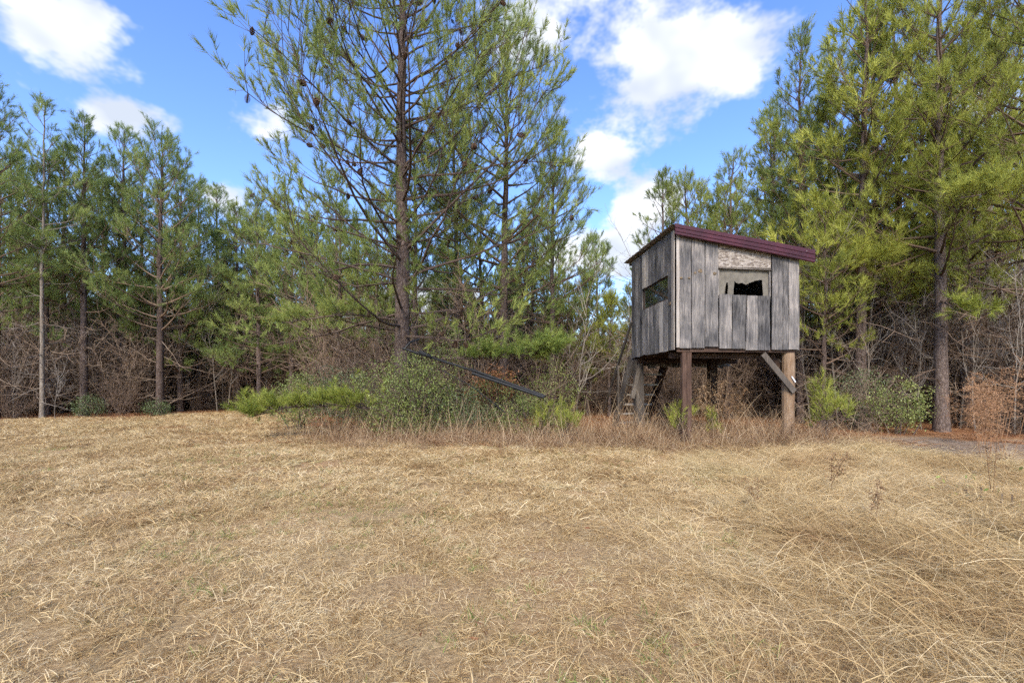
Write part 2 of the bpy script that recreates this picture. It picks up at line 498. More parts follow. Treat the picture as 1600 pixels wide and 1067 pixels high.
def groundmat():
    m, N, L, out = newmat('field_ground')
    tc = N.new('ShaderNodeTexCoord')

    def noise(s, d=6, r=0.6):
        n = N.new('ShaderNodeTexNoise'); n.inputs['Scale'].default_value = s; n.inputs['Detail'].default_value = d; n.inputs['Roughness'].default_value = r
        L.new(tc.outputs['Object'], n.inputs['Vector'])
        return n.outputs[0]

    def attr(nm):
        a = N.new('ShaderNodeAttribute'); a.attribute_name = nm
        return a.outputs['Fac']

    def mix(f, a, b):
        x = N.new('ShaderNodeMix'); x.data_type = 'RGBA'
        L.new(f, x.inputs[0]); L.new(a, x.inputs[6]); L.new(b, x.inputs[7])
        return x.outputs[2]
    fine = noise(38, 10, 0.75)
    field = ramp(N, L, fine, [(0.3, (0.12, 0.075, 0.036)), (0.5, (0.30, 0.21, 0.105)), (0.7, (0.47, 0.35, 0.19))])
    warm = ramp(N, L, fine, [(0.3, (0.13, 0.07, 0.034)), (0.5, (0.31, 0.19, 0.095)), (0.7, (0.47, 0.315, 0.17))])
    straw = ramp(N, L, fine, [(0.25, (0.09, 0.04, 0.022)), (0.5, (0.20, 0.095, 0.045)), (0.75, (0.31, 0.175, 0.09))])
    dirt = ramp(N, L, noise(7, 10, 0.7), [(0.35, (0.10, 0.062, 0.036)), (0.5, (0.21, 0.145, 0.095)), (0.66, (0.33, 0.26, 0.19))])
    pn = N.new('ShaderNodeMapRange'); L.new(noise(0.55, 4), pn.inputs['Value']); pn.inputs['From Min'].default_value = 0.42; pn.inputs['From Max'].default_value = 0.66
    c = mix(pn.outputs[0], field, warm)
    c = mix(attr('warm'), c, warm)
    c = mix(attr('straw'), c, straw)
    c = mix(attr('dirt'), c, dirt)
    p = N.new('ShaderNodeBsdfPrincipled'); p.inputs['Roughness'].default_value = 0.95; p.inputs['Specular IOR Level'].default_value = 0.1
    L.new(c, p.inputs['Base Color'])
    b = N.new('ShaderNodeBump'); b.inputs['Strength'].default_value = 0.7; b.inputs['Distance'].default_value = 0.03
    L.new(fine, b.inputs['Height']); L.new(b.outputs[0], p.inputs['Normal'])
    L.new(p.outputs[0], out.inputs[0])
    return m


# ------------------------------------------------------------------ ground
WOOD = np.array([(-90, 6), (-30, 12), (-17.2, 15.6), (-14.5, 19.0), (-13.4, 22.6), (-9.5, 19), (-6.2, 11.2), (-4.6, 10.2), (-3, 9.7), (1.5, 9.6),
                 (3.4, 10.6), (6.4, 10.9), (7.4, 10.4), (9.0, 10.7), (10.6, 11.0), (11.6, 9.6), (13.2, 7.0), (20, 2), (60, -20), (90, 120), (-90, 120)], float)
WEEDS = np.array([(-5.6, 10.9), (-4.7, 9.5), (-3, 8.9), (0, 8.6), (2.5, 8.3), (4.8, 8.1), (6.4, 8.4), (7.2, 9.6), (6.8, 11.6), (5.2, 12.2), (3.9, 11.2), (2.4, 11.8), (0, 11.4), (-4, 11.5)], float)
TRACK = np.array([(7.0, 10.0), (7.0, 8.7), (6.8, 7.7), (7.1, 6.7), (8.2, 6.1), (10, 6.0), (14, 6.4), (12, 8.8), (10.8, 10.2), (8.4, 10.4)], float)


def inpoly(x, y, P):
    x = np.asarray(x); y = np.asarray(y)
    r = np.zeros(x.shape, bool)
    j = len(P) - 1
    for i in range(len(P)):
        xi, yi = P[i]; xj, yj = P[j]
        c = ((yi > y) != (yj > y)) & (x < (xj - xi) * (y - yi) / (yj - yi + 1e-12) + xi)
        r ^= c
        j = i
    return r


def pdist(x, y, P):
    """signed distance to a polygon edge, positive inside"""
    d = np.full(np.shape(x), 1e9)
    j = len(P) - 1
    for i in range(len(P)):
        a, b = P[j], P[i]
        ab = b - a
        t = np.clip(((x - a[0]) * ab[0] + (y - a[1]) * ab[1]) / (ab @ ab), 0, 1)
        d = np.minimum(d, np.hypot(x - a[0] - t * ab[0], y - a[1] - t * ab[1]))
        j = i
    return np.where(inpoly(x, y, P), d, -d)


def lump(x, y, s=1.0, o=0.0):
    return (np.sin(x * 1.7 * s + o) * np.cos(y * 1.3 * s - o) + 0.6 * np.sin(x * 3.9 * s + y * 2.7 * s + 2 * o) + 0.4 * np.sin(x * 7.7 * s - y * 6.1 * s)) / 2


def build_ground():
    g = np.geomspace(0.6, 3000, 30)
    xs = np.concatenate([-22 - g[::-1], np.arange(-22, 22.01, 0.22), 22 + g])
    ys = np.concatenate([-3 - g[::-1], np.arange(-3, 27.01, 0.22), 27 + g])
    X, Y = np.meshgrid(xs, ys)
    Z = gh(X, Y)
    V = np.stack([X, Y, Z], -1).reshape(-1, 3)
    nx = len(xs)
    i = np.arange(len(ys) - 1)[:, None] * nx + np.arange(nx - 1)[None, :]
    Q = np.stack([i, i + 1, i + nx + 1, i + nx], -1).reshape(-1, 4)
    b = MB(); b.add(V, Q)
    o = b.obj('ground', groundmat(), smooth=True)
    o['kind'] = 'structure'
    x, y = V[:, 0], V[:, 1]
    for nm, P, w, amp in (('straw', WOOD, 0.5, 0.35), ('dirt', TRACK, 0.35, 0.3)):
        d = pdist(x, y, P) + amp * lump(x, y, 1.3)
        a = o.data.attributes.new(nm, 'FLOAT', 'POINT')
        a.data.foreach_set('value', np.clip(d / w * 0.5 + 0.5, 0, 1).astype(np.float32))
    d = pdist(x, y, WEEDS)
    warm = np.clip(1 + d / 2.6, 0, 1) * 0.9
    dl = pdist(x, y, WOOD)
    warm = np.maximum(warm, np.clip(1 + dl / 2.0, 0, 1) * 0.8)
    a = o.data.attributes.new('warm', 'FLOAT', 'POINT')
    a.data.foreach_set('value', warm.astype(np.float32))
    return o


ground = build_ground()

# ------------------------------------------------------------------ scatter (uncountable stuff)


def scatter(name, pts, protos, label, cat, mats=None):
    """one object of kind stuff: prototype clumps instanced on points (x, y, z, yaw, scale, index, lean)"""
    pts = np.asarray(pts, float)
    me = bpy.data.meshes.new(name)
    me.vertices.add(len(pts))
    me.vertices.foreach_set('co', pts[:, :3].astype(np.float32).ravel())
    n = len(pts)
    a = me.attributes.new('rot', 'FLOAT_VECTOR', 'POINT')
    lean = pts[:, 6] if pts.shape[1] > 6 else np.zeros(n)
    a.data.foreach_set('vector', np.stack([lean, lean * 0.3, pts[:, 3]], -1).astype(np.float32).ravel())
    a = me.attributes.new('scl', 'FLOAT', 'POINT'); a.data.foreach_set('value', pts[:, 4].astype(np.float32))
    a = me.attributes.new('idx', 'INT', 'POINT'); a.data.foreach_set('value', pts[:, 5].astype(np.int32))
    o = bpy.data.objects.new(name, me)
    COL.objects.link(o)
    ng = bpy.data.node_groups.new(name + '_scatter', 'GeometryNodeTree')
    ng.interface.new_socket('Geometry', in_out='INPUT', socket_type='NodeSocketGeometry')
    ng.interface.new_socket('Geometry', in_out='OUTPUT', socket_type='NodeSocketGeometry')
    N, L = ng.nodes, ng.links
    gi = N.new('NodeGroupInput'); go = N.new('NodeGroupOutput')
    iop = N.new('GeometryNodeInstanceOnPoints')
    L.new(gi.outputs[0], iop.inputs['Points'])
    jn = N.new('GeometryNodeJoinGeometry')
    for p in reversed(protos):      # the newest link comes first in a join
        g2i = N.new('GeometryNodeGeometryToInstance')
        for q in (p if isinstance(p, tuple) else (p,)):
            oi = N.new('GeometryNodeObjectInfo'); oi.inputs['Object'].default_value = q
            L.new(oi.outputs['Geometry'], g2i.inputs[0])
        L.new(g2i.outputs[0], jn.inputs[0])
    L.new(jn.outputs[0], iop.inputs['Instance'])
    iop.inputs['Pick Instance'].default_value = True

    def attr(nm, t):
        x = N.new('GeometryNodeInputNamedAttribute'); x.data_type = t
        x.inputs['Name'].default_value = nm
        return x.outputs['Attribute']
    L.new(attr('idx', 'INT'), iop.inputs['Instance Index'])
    e = N.new('FunctionNodeEulerToRotation'); L.new(attr('rot', 'FLOAT_VECTOR'), e.inputs[0])
    L.new(e.outputs[0], iop.inputs['Rotation'])
    L.new(attr('scl', 'FLOAT'), iop.inputs['Scale'])
    L.new(iop.outputs[0], go.inputs[0])
    md = o.modifiers.new('scatter', 'NODES'); md.node_group = ng
    tag(o, label, cat, None, 'stuff')
    return o


def blades(mb, n, R, lmin, lmax, elmin, elmax, w, curl, tlo, thi, r, seg=3):
    """n curved blades rooted within radius R"""
    rad = R * np.sqrt(r.random(n)); a = r.random(n) * 6.283
    if n > 1000:                        # most blades stand in small tufts with thatch between
        nc = n // 55
        cr_ = R * np.sqrt(r.random(nc)); ca = r.random(nc) * 6.283
        pick = r.integers(0, nc, n); g = r.random(n) < 0.75
        sg = R * 0.04
        xx = np.where(g, cr_[pick] * np.cos(ca[pick]) + r.normal(0, sg, n), rad * np.cos(a))
        yy = np.where(g, cr_[pick] * np.sin(ca[pick]) + r.normal(0, sg, n), rad * np.sin(a))
        rad = np.hypot(xx, yy); a = np.arctan2(yy, xx)
    P0 = np.stack([rad * np.cos(a), rad * np.sin(a), r.random(n) * 0.012 - 0.008], -1)
    L = r.uniform(lmin, lmax, n); az_ = r.random(n) * 6.283
    e = np.radians(r.uniform(elmin, elmax, n)); cu = r.uniform(0.3, 1.0, n) * curl
    twist = r.normal(0, 0.5, n)
    side = r.random(n) * 6.283
    ww = w * r.uniform(0.6, 1.3, n)
    pts = [P0]
    p = P0.copy()
    for s in range(seg):
        f = (s + 0.5) / seg
        ee = e - cu * f
        aa = az_ + twist * f
        d = np.stack([np.cos(ee) * np.cos(aa), np.cos(ee) * np.sin(aa), np.sin(ee)], -1)
        p = p + d * (L / seg)[:, None]
        p[:, 2] = np.maximum(p[:, 2], 0.004)
        pts.append(p.copy())
    S = np.stack([np.cos(side), np.sin(side), r.normal(0, 0.5, n)], -1) * ww[:, None] * 0.5
    V = []
    for s, q in enumerate(pts):
        k = 1.0 - 0.75 * (s / seg)
        V += [q - S * k, q + S * k]
    V = np.stack(V, 1)                                  # n, 2(seg+1), 3
    m = 2 * (seg + 1)
    base = np.arange(n)[:, None, None] * m
    Q = np.array([(2 * s, 2 * s + 1, 2 * s + 3, 2 * s + 2) for s in range(seg)])[None] + base
    t = np.repeat(r.uniform(tlo, thi, n), m)
    mb.add(V.reshape(-1, 3), Q.reshape(-1, 4), None, t)


def protos(name, count, mat, fn, seed):
    out = []
    for k in range(count):
        r = np.random.default_rng(seed + k)
        b = MB(); fn(b, r)
        out.append(b.obj(name, mat, link=False))
    return out


def frustum_points(n, y0, y1, r, margin=1.6):
    """points over the part of the field the camera sees, with a margin, even in area"""
    y = np.sqrt(r.uniform(y0 ** 2, y1 ** 2, n))
    x = (r.random(n) * 2 - 1) * (1.13 * y + margin)
    return x, y


# ------------------------------------------------------------------ the shooting house
AX, AY = (1055 - 800) / F * 9.2, 9.2          # near corner of the hut
YAW = math.atan2(0.098, 0.995)
FLOOR_Z = 1.90
LEN_V, LEN_U = 2.39, 2.63


def fu(px):
    k = (px - 800) / F
    return (k * AY - AX) / (0.995 - 0.098 * k)


def fz(px, py):
    return CAMZ + (HOR - py) / F * (AY + 0.098 * fu(px))


def lv(px):
    k = (px - 800) / F
    return (AX - AY * k) / (0.995 * k + 0.098)


def lz(px, py):
    return CAMZ + (HOR - py) / F * (AY + 0.995 * lv(px))


def roof_under(u):
    return 4.285 - 0.142 * u


def build_hut():
    hut = empty('shooting_house', (AX, AY, 0), YAW)
    tag(hut, 'weathered grey board shooting house on tall posts with maroon roof edge', 'hunting blind')
    r = np.random.default_rng(5)

    def board(face, a0, a1, z0, z1, mat='board', off=0.0, thick=0.022, slope=False, wav=0.004, a0t=None, a1t=None, name='board', z1b=None):
        """a board on the front ('f', along u) or on the left wall ('l', along v); a0..a1 wide, z0..z1 high"""
        n = 9
        a0t = a0 if a0t is None else a0t
        a1t = a1 if a1t is None else a1t
        V = []
        e0 = np.cumsum(r.normal(0, wav * 0.5, n)); e0 -= e0.mean()
        e1 = np.cumsum(r.normal(0, wav * 0.5, n)); e1 -= e1.mean()
        bow = r.normal(0, 0.004)
        if name == 'board':
            a0 += 0.0035; a1 -= 0.0035; a0t += 0.0035; a1t -= 0.0035
        for k in range(n):
            t = k / (n - 1)
            p0 = a0 + (a0t - a0) * t + e0[k]; p1 = a1 + (a1t - a1) * t + e1[k]
            zt0 = z1; zt1 = z1 if z1b is None else z1b
            zz0 = z0 + (zt0 - z0) * t; zz1 = z0 + (zt1 - z0) * t
            o_ = -off - bow * math.sin(math.pi * t)
            if face == 'f':
                V += [(p0, o_ - thick, zz0), (p1, o_ - thick, zz1), (p1, o_, zz1), (p0, o_, zz0)]
            elif face == 'l':
                V += [(o_ - thick, p0, zz0), (o_ - thick, p1, zz1), (o_, p1, zz1), (o_, p0, zz0)]
            elif face == 'b':
                V += [(p0, LEN_V - o_ + thick, zz0), (p1, LEN_V - o_ + thick, zz1), (p1, LEN_V - o_, zz1), (p0, LEN_V - o_, zz0)]
            else:
                V += [(LEN_U - o_ + thick, p0, zz0), (LEN_U - o_ + thick, p1, zz1), (LEN_U - o_, p1, zz1), (LEN_U - o_, p0, zz0)]
        Q = [(0, 3, 2, 1), ((n - 1) * 4, (n - 1) * 4 + 1, (n - 1) * 4 + 2, (n - 1) * 4 + 3)]
        for k in range(n - 1):
            b = 4 * k
            for (i, j) in ((0, 1), (1, 2), (2, 3), (3, 0)):
                Q.append((b + i, b + j, b + 4 + j, b + 4 + i))
        mb = MB(); mb.add(V, Q)
        return mb.obj(name, M[mat], hut)

    def knot(parent, face, a, z, s, off=0.024, mat='knot'):
        mb = MB()
        k = 10
        ang = np.arange(k) * 6.283 / k
        rr = s * (1 + r.normal(0, 0.12, k))
        ring = np.stack([a + rr * np.cos(ang), np.full(k, -off), z + rr * 0.8 * np.sin(ang)], -1)
        ring2 = np.stack([a + 0.6 * rr * np.cos(ang), np.full(k, -off - 0.012), z + 0.5 * rr * np.sin(ang)], -1)
        V = np.vstack([ring, ring2, [(a, -off - 0.008, z)]])
        if face == 'l': V = V[:, [1, 0, 2]]
        j = np.arange(k); jn = (j + 1) % k
        mb.add(V, np.stack([j, jn, jn + k, j + k], -1), np.stack([j + k, jn + k, np.full(k, 2 * k)], -1))
        mb.obj('knot', M[mat], parent)

    g = 0.004
    # front wall: full boards, window bay, full boards
    zlo = fz(1057, 543)
    fl = [(1056.0, 1061.2, 'board_pale', 543, 0.006), (1061.5, 1079.5, 'board', 544, 0.0), (1080.0, 1100.5, 'board', 543.5, 0.0), (1101.2, 1121.6, 'board', 541.5, 0.0)]
    bs = []
    for (p0, p1, mt, yb, of) in fl:
        bs.append(board('f', fu(p0), fu(p1), fz(p0, yb), roof_under(fu(p0)) - 0.012, mt, of, z1b=roof_under(fu(p1)) - 0.012))
    knot(bs[1], 'f', fu(1064), fz(1064, 435), 0.035, mat='knot'); knot(bs[1], 'f', fu(1076), fz(1076, 435), 0.03, mat='knot')
    knot(bs[2], 'f', fu(1093), fz(1093, 424), 0.055); knot(bs[2], 'f', fu(1085), fz(1085, 427), 0.035); knot(bs[3], 'f', fu(1116), fz(1116, 428), 0.04)
    for (p0, p1, yt, yb, p0t, p1t) in ((1123, 1142.6, 460, 544.5, 1123, 1142.8), (1143.4, 1163.2, 461, 545, 1143.6, 1165.6),
                                       (1163.8, 1183.0, 462, 547, 1166.4, 1182.6), (1183.3, 1202.6, 462.5, 547, 1183.0, 1202.2)):
        board('f', fu(p0), fu(p1), fz(p0, yb), fz(p0, yt), 'board', 0.0, a0t=fu(p0t), a1t=fu(p1t), wav=0.005)
    for (p0, p1, yb, of, mt) in ((1205, 1221.8, 546.5, 0.0, 'board'), (1222.2, 1231.0, 546.5, 0.004, 'board_pale' if False else 'board'), (1231.4, 1246.6, 546, 0.0, 'board')):
        board('f', fu(p0), fu(p1), fz(p0, yb), roof_under(fu(p0)) - 0.012, mt, of, z1b=roof_under(fu(p1)) - 0.012, wav=0.006)
    # strand board panel above the opening
    u0, u1 = fu(1122.2), fu(1204.3)
    board('f', u0, u1, fz(1122, 417), roof_under(u0) - 0.02, 'osb', -0.008, 0.012, wav=0.001, z1b=roof_under(u1) - 0.02, name='strand_board_panel')
    mb = MB(); mb.beam((u0, 0.0, fz(1122, 418.5)), (u1, 0.0, fz(1204, 421.5)), 0.03, 0.03)
    mb.obj('window_rail', M['post_grey'], hut)
    for uu in (u0 + 0.012, u1 - 0.012):
        mb = MB(); mb.box((uu - 0.012, 0.004, fz(1122, 462)), (uu + 0.012, 0.045, fz(1122, 422))); mb.obj('window_jamb', M['board'], hut)
    mb = MB(); mb.box((u0, 0.002, fz(1122, 466)), (u1, 0.04, fz(1122, 463))); mb.obj('window_sill', M['board'], hut)
    # torn curtain hung behind the opening
    z0, z1 = fz(1122, 470), fz(1122, 420)
    nu, nz = 150, 84
    U = np.linspace(u0 - 0.02, u1 + 0.02, nu); Z = np.linspace(z0, z1, nz)
    UU, ZZ = np.meshgrid(U, Z)
    VV = 0.05 + 0.006 * np.sin(UU * 11 + ZZ * 3) + 0.002 * np.sin(UU * 41 + ZZ * 9)
    i = np.arange(nz - 1)[:, None] * nu + np.arange(nu - 1)[None]
    Q = np.stack([i, i + 1, i + nu + 1, i + nu], -1).reshape(-1, 4)
    cx = UU.ravel()[Q].mean(1); cz = ZZ.ravel()[Q].mean(1)
    holes = [[(1137, 440), (1139.5, 441), (1140, 450), (1138, 462), (1134, 470), (1135, 458), (1135.5, 448)],
             [(1149.5, 437.5), (1151, 440), (1156, 442), (1162, 441), (1168, 444), (1174, 441), (1182, 438), (1190, 436.5), (1193, 437), (1193.5, 448), (1194.5, 458), (1194, 470), (1148, 470), (1148, 452)]]
    keep = np.ones(len(Q), bool)
    for h in holes:
        P = np.array([(fu(a), fz(a, b)) for a, b in h])
        keep &= ~inpoly(cx + 0.004 * np.sin(cz * 160), cz + 0.004 * np.sin(cx * 120), P)
    mb = MB(); mb.add(np.stack([UU, VV, ZZ], -1).reshape(-1, 3), Q[keep])
    mb.obj('curtain', M['cloth'], hut, smooth=True)
    # left wall
    def vz(v): return roof_under(0) - 0.012
    zb = FLOOR_Z
    post_list = [(0.0, 0.115, 'board_pale', 0.006), (0.12, 0.30, 'board', 0.0)]
    for (a, b, mt, of) in post_list:
        bb = board('l', a, b, zb - 0.01, vz(a), mt, of)
        if mt == 'board': knot(bb, 'l', 0.2, lz(1047, 475), 0.05)
    vw0, vw1 = 0.305, lv(1005)
    zt, zs = lz(1041, 432), lz(1041, 469)
    n_up = 8
    ev = np.linspace(vw0, vw1, n_up + 1) + np.concatenate([[0], r.normal(0, 0.02, n_up - 1), [0]])
    for k in range(n_up):
        mt = 'board_pale' if k in (6, 7) else 'board'
        board('l', ev[k], ev[k + 1] - g, zt + r.normal(0, 0.004), vz(0), mt, 0.003 * (k % 2), wav=0.003)
    ev = np.linspace(vw0, vw1, 8) + np.concatenate([[0], r.normal(0, 0.02, 6), [0]])
    for k in range(7):
        mt = 'board_pale' if k == 1 else 'board'
        board('l', ev[k], ev[k + 1] - g, zb - 0.01 + r.normal(0, 0.008), zs + r.normal(0, 0.004), mt, 0.003 * (k % 2), wav=0.003)
    ev = np.linspace(vw1 + 0.003, LEN_V, 6) + np.concatenate([[0], r.normal(0, 0.02, 4), [0]])
    for k in range(5):
        board('l', ev[k], ev[k + 1] - g, zb - 0.02 + r.normal(0, 0.01), vz(0), 'board', 0.002 * (k % 2))
    # glazed window in the left wall
    win = MB()
    x0, x1 = 0.008, 0.045
    for (a, b, c, d) in ((vw0, vw1, zt - 0.03, zt), (vw0, vw1, zs, zs + 0.03), (vw0, vw0 + 0.03, zs + 0.03, zt - 0.03), (vw1 - 0.03, vw1, zs + 0.03, zt - 0.03)):
        win.box((x0, a, c), (x1, b, d))
    w = win.obj('window', M['under'], hut)
    pane = MB(); pane.box((0.018, vw0 + 0.028, zs + 0.028), (0.023, vw1 - 0.028, zt - 0.028))
    pane.obj('pane', M['glass'], w)
    # back wall (hangs lower) and right wall
    ev = np.linspace(0.02, LEN_U - 0.02, 14)
    for k in range(13):
        board('b', ev[k], ev[k + 1] - g, 1.66 + r.normal(0, 0.02), roof_under(ev[k + 1]) - 0.02, 'board')
    ev = np.linspace(0.0, LEN_V, 13)
    for k in range(12):
        board('r', ev[k], ev[k + 1] - g, zb, roof_under(LEN_U) - 0.012, 'board')
    # floor, joists, corner framing
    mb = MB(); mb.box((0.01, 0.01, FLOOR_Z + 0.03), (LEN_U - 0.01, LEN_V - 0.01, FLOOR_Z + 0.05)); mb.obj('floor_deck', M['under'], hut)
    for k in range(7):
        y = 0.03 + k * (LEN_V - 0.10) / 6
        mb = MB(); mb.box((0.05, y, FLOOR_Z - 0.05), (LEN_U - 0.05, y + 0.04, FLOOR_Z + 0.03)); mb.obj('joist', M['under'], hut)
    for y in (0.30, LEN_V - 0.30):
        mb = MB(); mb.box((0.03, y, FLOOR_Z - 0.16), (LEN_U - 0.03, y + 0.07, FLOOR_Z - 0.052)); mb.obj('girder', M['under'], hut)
    # posts
    def post(px0, px1, v, mat, dep, jit=0.0, z1=FLOOR_Z - 0.055, lean=0.0):
        Y = AY + v
        xc = ((px0 + px1) / 2 - 800) / F * Y; w = (px1 - px0) / F * Y
        # to hut space
        dx, dy = xc - AX, Y - AY
        u = dx * math.cos(YAW) + dy * math.sin(YAW); vv = -dx * math.sin(YAW) + dy * math.cos(YAW)
        mb = MB()
        n = 8
        zz = np.linspace(-0.25, z1, n)
        P = np.stack([u + lean * (z1 - zz) + r.normal(0, 0.004, n), np.full(n, vv), zz], -1)
        k = 4 if dep == 'square' else 12
        if k == 4:
            for q in range(n - 1):
                pass
            c = np.array([(-1, -1), (1, -1), (1, 1), (-1, 1)]) * w / 2
            V = (P[:, None, :] + np.concatenate([c, np.zeros((4, 1))], 1)[None]).reshape(-1, 3)
            Q = [(3, 2, 1, 0), (4 * n - 4, 4 * n - 3, 4 * n - 2, 4 * n - 1)]
            for q in range(n - 1):
                for a, b in ((0, 1), (1, 2), (2, 3), (3, 0)):
                    Q.append((4 * q + a, 4 * q + b, 4 * q + 4 + b, 4 * q + 4 + a))
            mb.add(V, Q)
        else:
            mb.tube(P, np.full(n, w / 2) * (1 + r.normal(0, 0.03, n)), 12, cap=True)
        mb.obj('post', M[mat], hut)
        return u, vv
    post(1064.5, 1071.3, 0.10, 'post_red', 'square')
    post(1071.8, 1079.0, 0.115, 'post_red', 'square')
    post(1222.5, 1240.5, 0.36, 'post_tan', 'round')
    post(990.5, 1003.0, 2.28, 'post_grey', 'square', lean=0.02)
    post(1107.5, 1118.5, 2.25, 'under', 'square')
    # knee braces
    def px3(px, py, v):
        Y = AY + v
        x = (px - 800) / F * Y
        dx, dy = x - AX, Y - AY
        return (dx * math.cos(YAW) + dy * math.sin(YAW), -dx * math.sin(YAW) + dy * math.cos(YAW), CAMZ + (HOR - py) / F * Y)
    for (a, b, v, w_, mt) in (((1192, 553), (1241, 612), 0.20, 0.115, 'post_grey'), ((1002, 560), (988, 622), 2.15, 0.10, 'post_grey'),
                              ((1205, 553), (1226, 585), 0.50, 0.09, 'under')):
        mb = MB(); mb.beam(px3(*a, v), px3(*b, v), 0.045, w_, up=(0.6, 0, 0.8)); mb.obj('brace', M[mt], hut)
    mb = MB(); mb.beam(px3(1237, 588, 0.22), px3(1243, 597, 0.20), 0.012, 0.02, up=(0.6, 0, 0.8)); mb.obj('bracket', M['white_metal'], hut)
    # roof: ribbed metal sheet, purlins, maroon ribbed fascia
    ru0, ru1, rv0, rv1 = -0.11, 2.90, -0.10, 2.72
    nn = 140
    vs = np.linspace(rv0, rv1, nn)
    rib = 0.018 * (np.abs(((vs - rv0) / 0.23) % 1 - 0.5) < 0.12)
    us = np.linspace(ru0, ru1, 6)
    V = []
    for lay in (0, 1):
        for u in us:
            for k, v in enumerate(vs):
                V.append((u, v, roof_under(u) + 0.05 + rib[k] + 0.006 * lay))
    V = np.array(V); m_ = len(us) * nn
    Q = []
    for i in range(len(us) - 1):
        for k in range(nn - 1):
            a = i * nn + k
            Q.append((a, a + 1, a + nn + 1, a + nn)); Q.append((m_ + a, m_ + a + nn, m_ + a + nn + 1, m_ + a + 1))
    for k in range(nn - 1):
        Q.append((k, m_ + k, m_ + k + 1, k + 1)); a = (len(us) - 1) * nn + k; Q.append((a, a + 1, m_ + a + 1, m_ + a))
    mb = MB(); mb.add(V, Q); roof = mb.obj('roof', M['roof_metal'], hut)
    for k in range(6):
        u = 0.06 + k * 0.5
        mb = MB(); mb.beam((u, rv0 + 0.04, roof_under(u) + 0.02), (u, rv1 - 0.03, roof_under(u) + 0.02), 0.07, 0.05); mb.obj('purlin', M['post_grey'], roof)
    prof = [(0.0, 0.085), (-0.012, 0.08), (-0.012, 0.03), (-0.024, 0.022), (-0.024, 0.005), (-0.012, -0.003), (-0.012, -0.045), (-0.024, -0.053), (-0.024, -0.07),
            (-0.012, -0.078), (-0.012, -0.118), (0.0, -0.13), (0.012, -0.13), (0.012, 0.085)]
    V = []
    for u in (ru0 + 0.05, 0.9, 1.9, ru1):
        sag = 0.0 if u < 2.5 else -0.012
        for (dv, dz) in prof:
            s = 1.0 + 0.22 * (u / ru1)
            V.append((u, rv0 - 0.015 + dv, roof_under(u) + 0.07 + (dz - 0.085) * s + sag))
    k = len(prof); Q = []
    for q in range(3):
        for j in range(k):
            j2 = (j + 1) % k
            Q.append((q * k + j, q * k + k + j, q * k + k + j2, q * k + j2))
    mb = MB(); mb.add(V, Q)
    ce = np.array(V).reshape(4, k, 3)
    mb.add(np.vstack([ce[0], ce[0].mean(0)]), None, [(j, (j + 1) % k, k) for j in range(k)])
    mb.add(np.vstack([ce[3], ce[3].mean(0)]), None, [((j + 1) % k, j, k) for j in range(k)])
    mb.obj('fascia', M['maroon'], roof)
    for k in range(9):
        u = 0.15 + k * 0.32
        mb = MB(); c = (u, rv0 - 0.029, roof_under(u) - 0.005); mb.tube([(c[0], c[1] - 0.006, c[2]), (c[0], c[1] + 0.004, c[2])], [0.007, 0.009], 6, cap=True); mb.obj('screw', M['roof_metal'], roof)
    # stairs out of the back
    st = MB(); zt_ = FLOOR_Z - 0.02
    s0, s1 = 0.02, 0.92
    top, bot = (LEN_V + 0.06, zt_), (LEN_V + 1.6, -0.05)
    st.beam((s0, top[0], top[1]), (s0, bot[0], bot[1]), 0.06, 0.30)
    stair = st.obj('stairs', M['post_grey'], hut)
    mb = MB(); mb.beam((s1, top[0], top[1]), (s1, bot[0], bot[1]), 0.06, 0.30); mb.obj('stringer', M['under'], stair)
    for k in range(7):
        t = (k + 0.6) / 7.3
        y = top[0] + (bot[0] - top[0]) * t; z = top[1] + (bot[1] - top[1]) * t
        mb = MB(); mb.box((s0 + 0.024, y - 0.12, z), (s1 - 0.024, y + 0.12, z + 0.05)); mb.obj('tread', M['board_pale'], stair)
    mb = MB(); mb.beam((s0 - 0.05, top[0] - 0.1, 2.80), (s0 - 0.05, bot[0] + 0.75, 0.45), 0.04, 0.085); mb.obj('handrail', M['post_grey'], stair)
    mb = MB(); mb.beam((s0 - 0.05, top[0] + 0.95, -0.1), (s0 - 0.05, top[0] + 0.95, 1.85), 0.085, 0.045, up=(1, 0, 0)); mb.obj('rail_post', M['post_grey'], stair)
    return hut


build_hut()

# ------------------------------------------------------------------ pines
def unit(v):
    return v / (np.linalg.norm(v) + 1e-9)


def tuft_templates(n_var, n_needle, length, spread, w, shoot):
    out = []
    for s in range(n_var):
        r = np.random.default_rng(100 + s)
        z = shoot * r.uniform(0.1, 1.0, n_needle)
        az_ = r.random(n_needle) * 6.283
        th = np.radians(r.uniform(12, spread, n_needle)) * (1.15 - 0.55 * z / shoot)
        d = np.stack([np.sin(th) * np.cos(az_), np.sin(th) * np.sin(az_), np.cos(th)], -1)
        L = length * r.uniform(0.7, 1.1, n_needle)
        b = np.stack([np.zeros(n_needle), np.zeros(n_needle), z], -1)
        q = r.normal(size=(n_needle, 3)); sd = np.cross(d, q); sd /= np.linalg.norm(sd, axis=1)[:, None]
        mid = b + d * (L * 0.55)[:, None]
        tip = b + d * L[:, None]
        tip[:, 2] -= 0.0
        V = np.stack([b + sd * w / 2, tip, b - sd * w / 2], 1)
        out.append(V)
    return np.array(out)            # var, needle, 4, 3


TUFT_A = tuft_templates(6, 40, 0.22, 66, 0.0090, 0.26)
TUFT_S = tuft_templates(6, 30, 0.15, 58, 0.0090, 0.18)
TUFT_F = tuft_templates(6, 22, 0.27, 66, 0.019, 0.26)


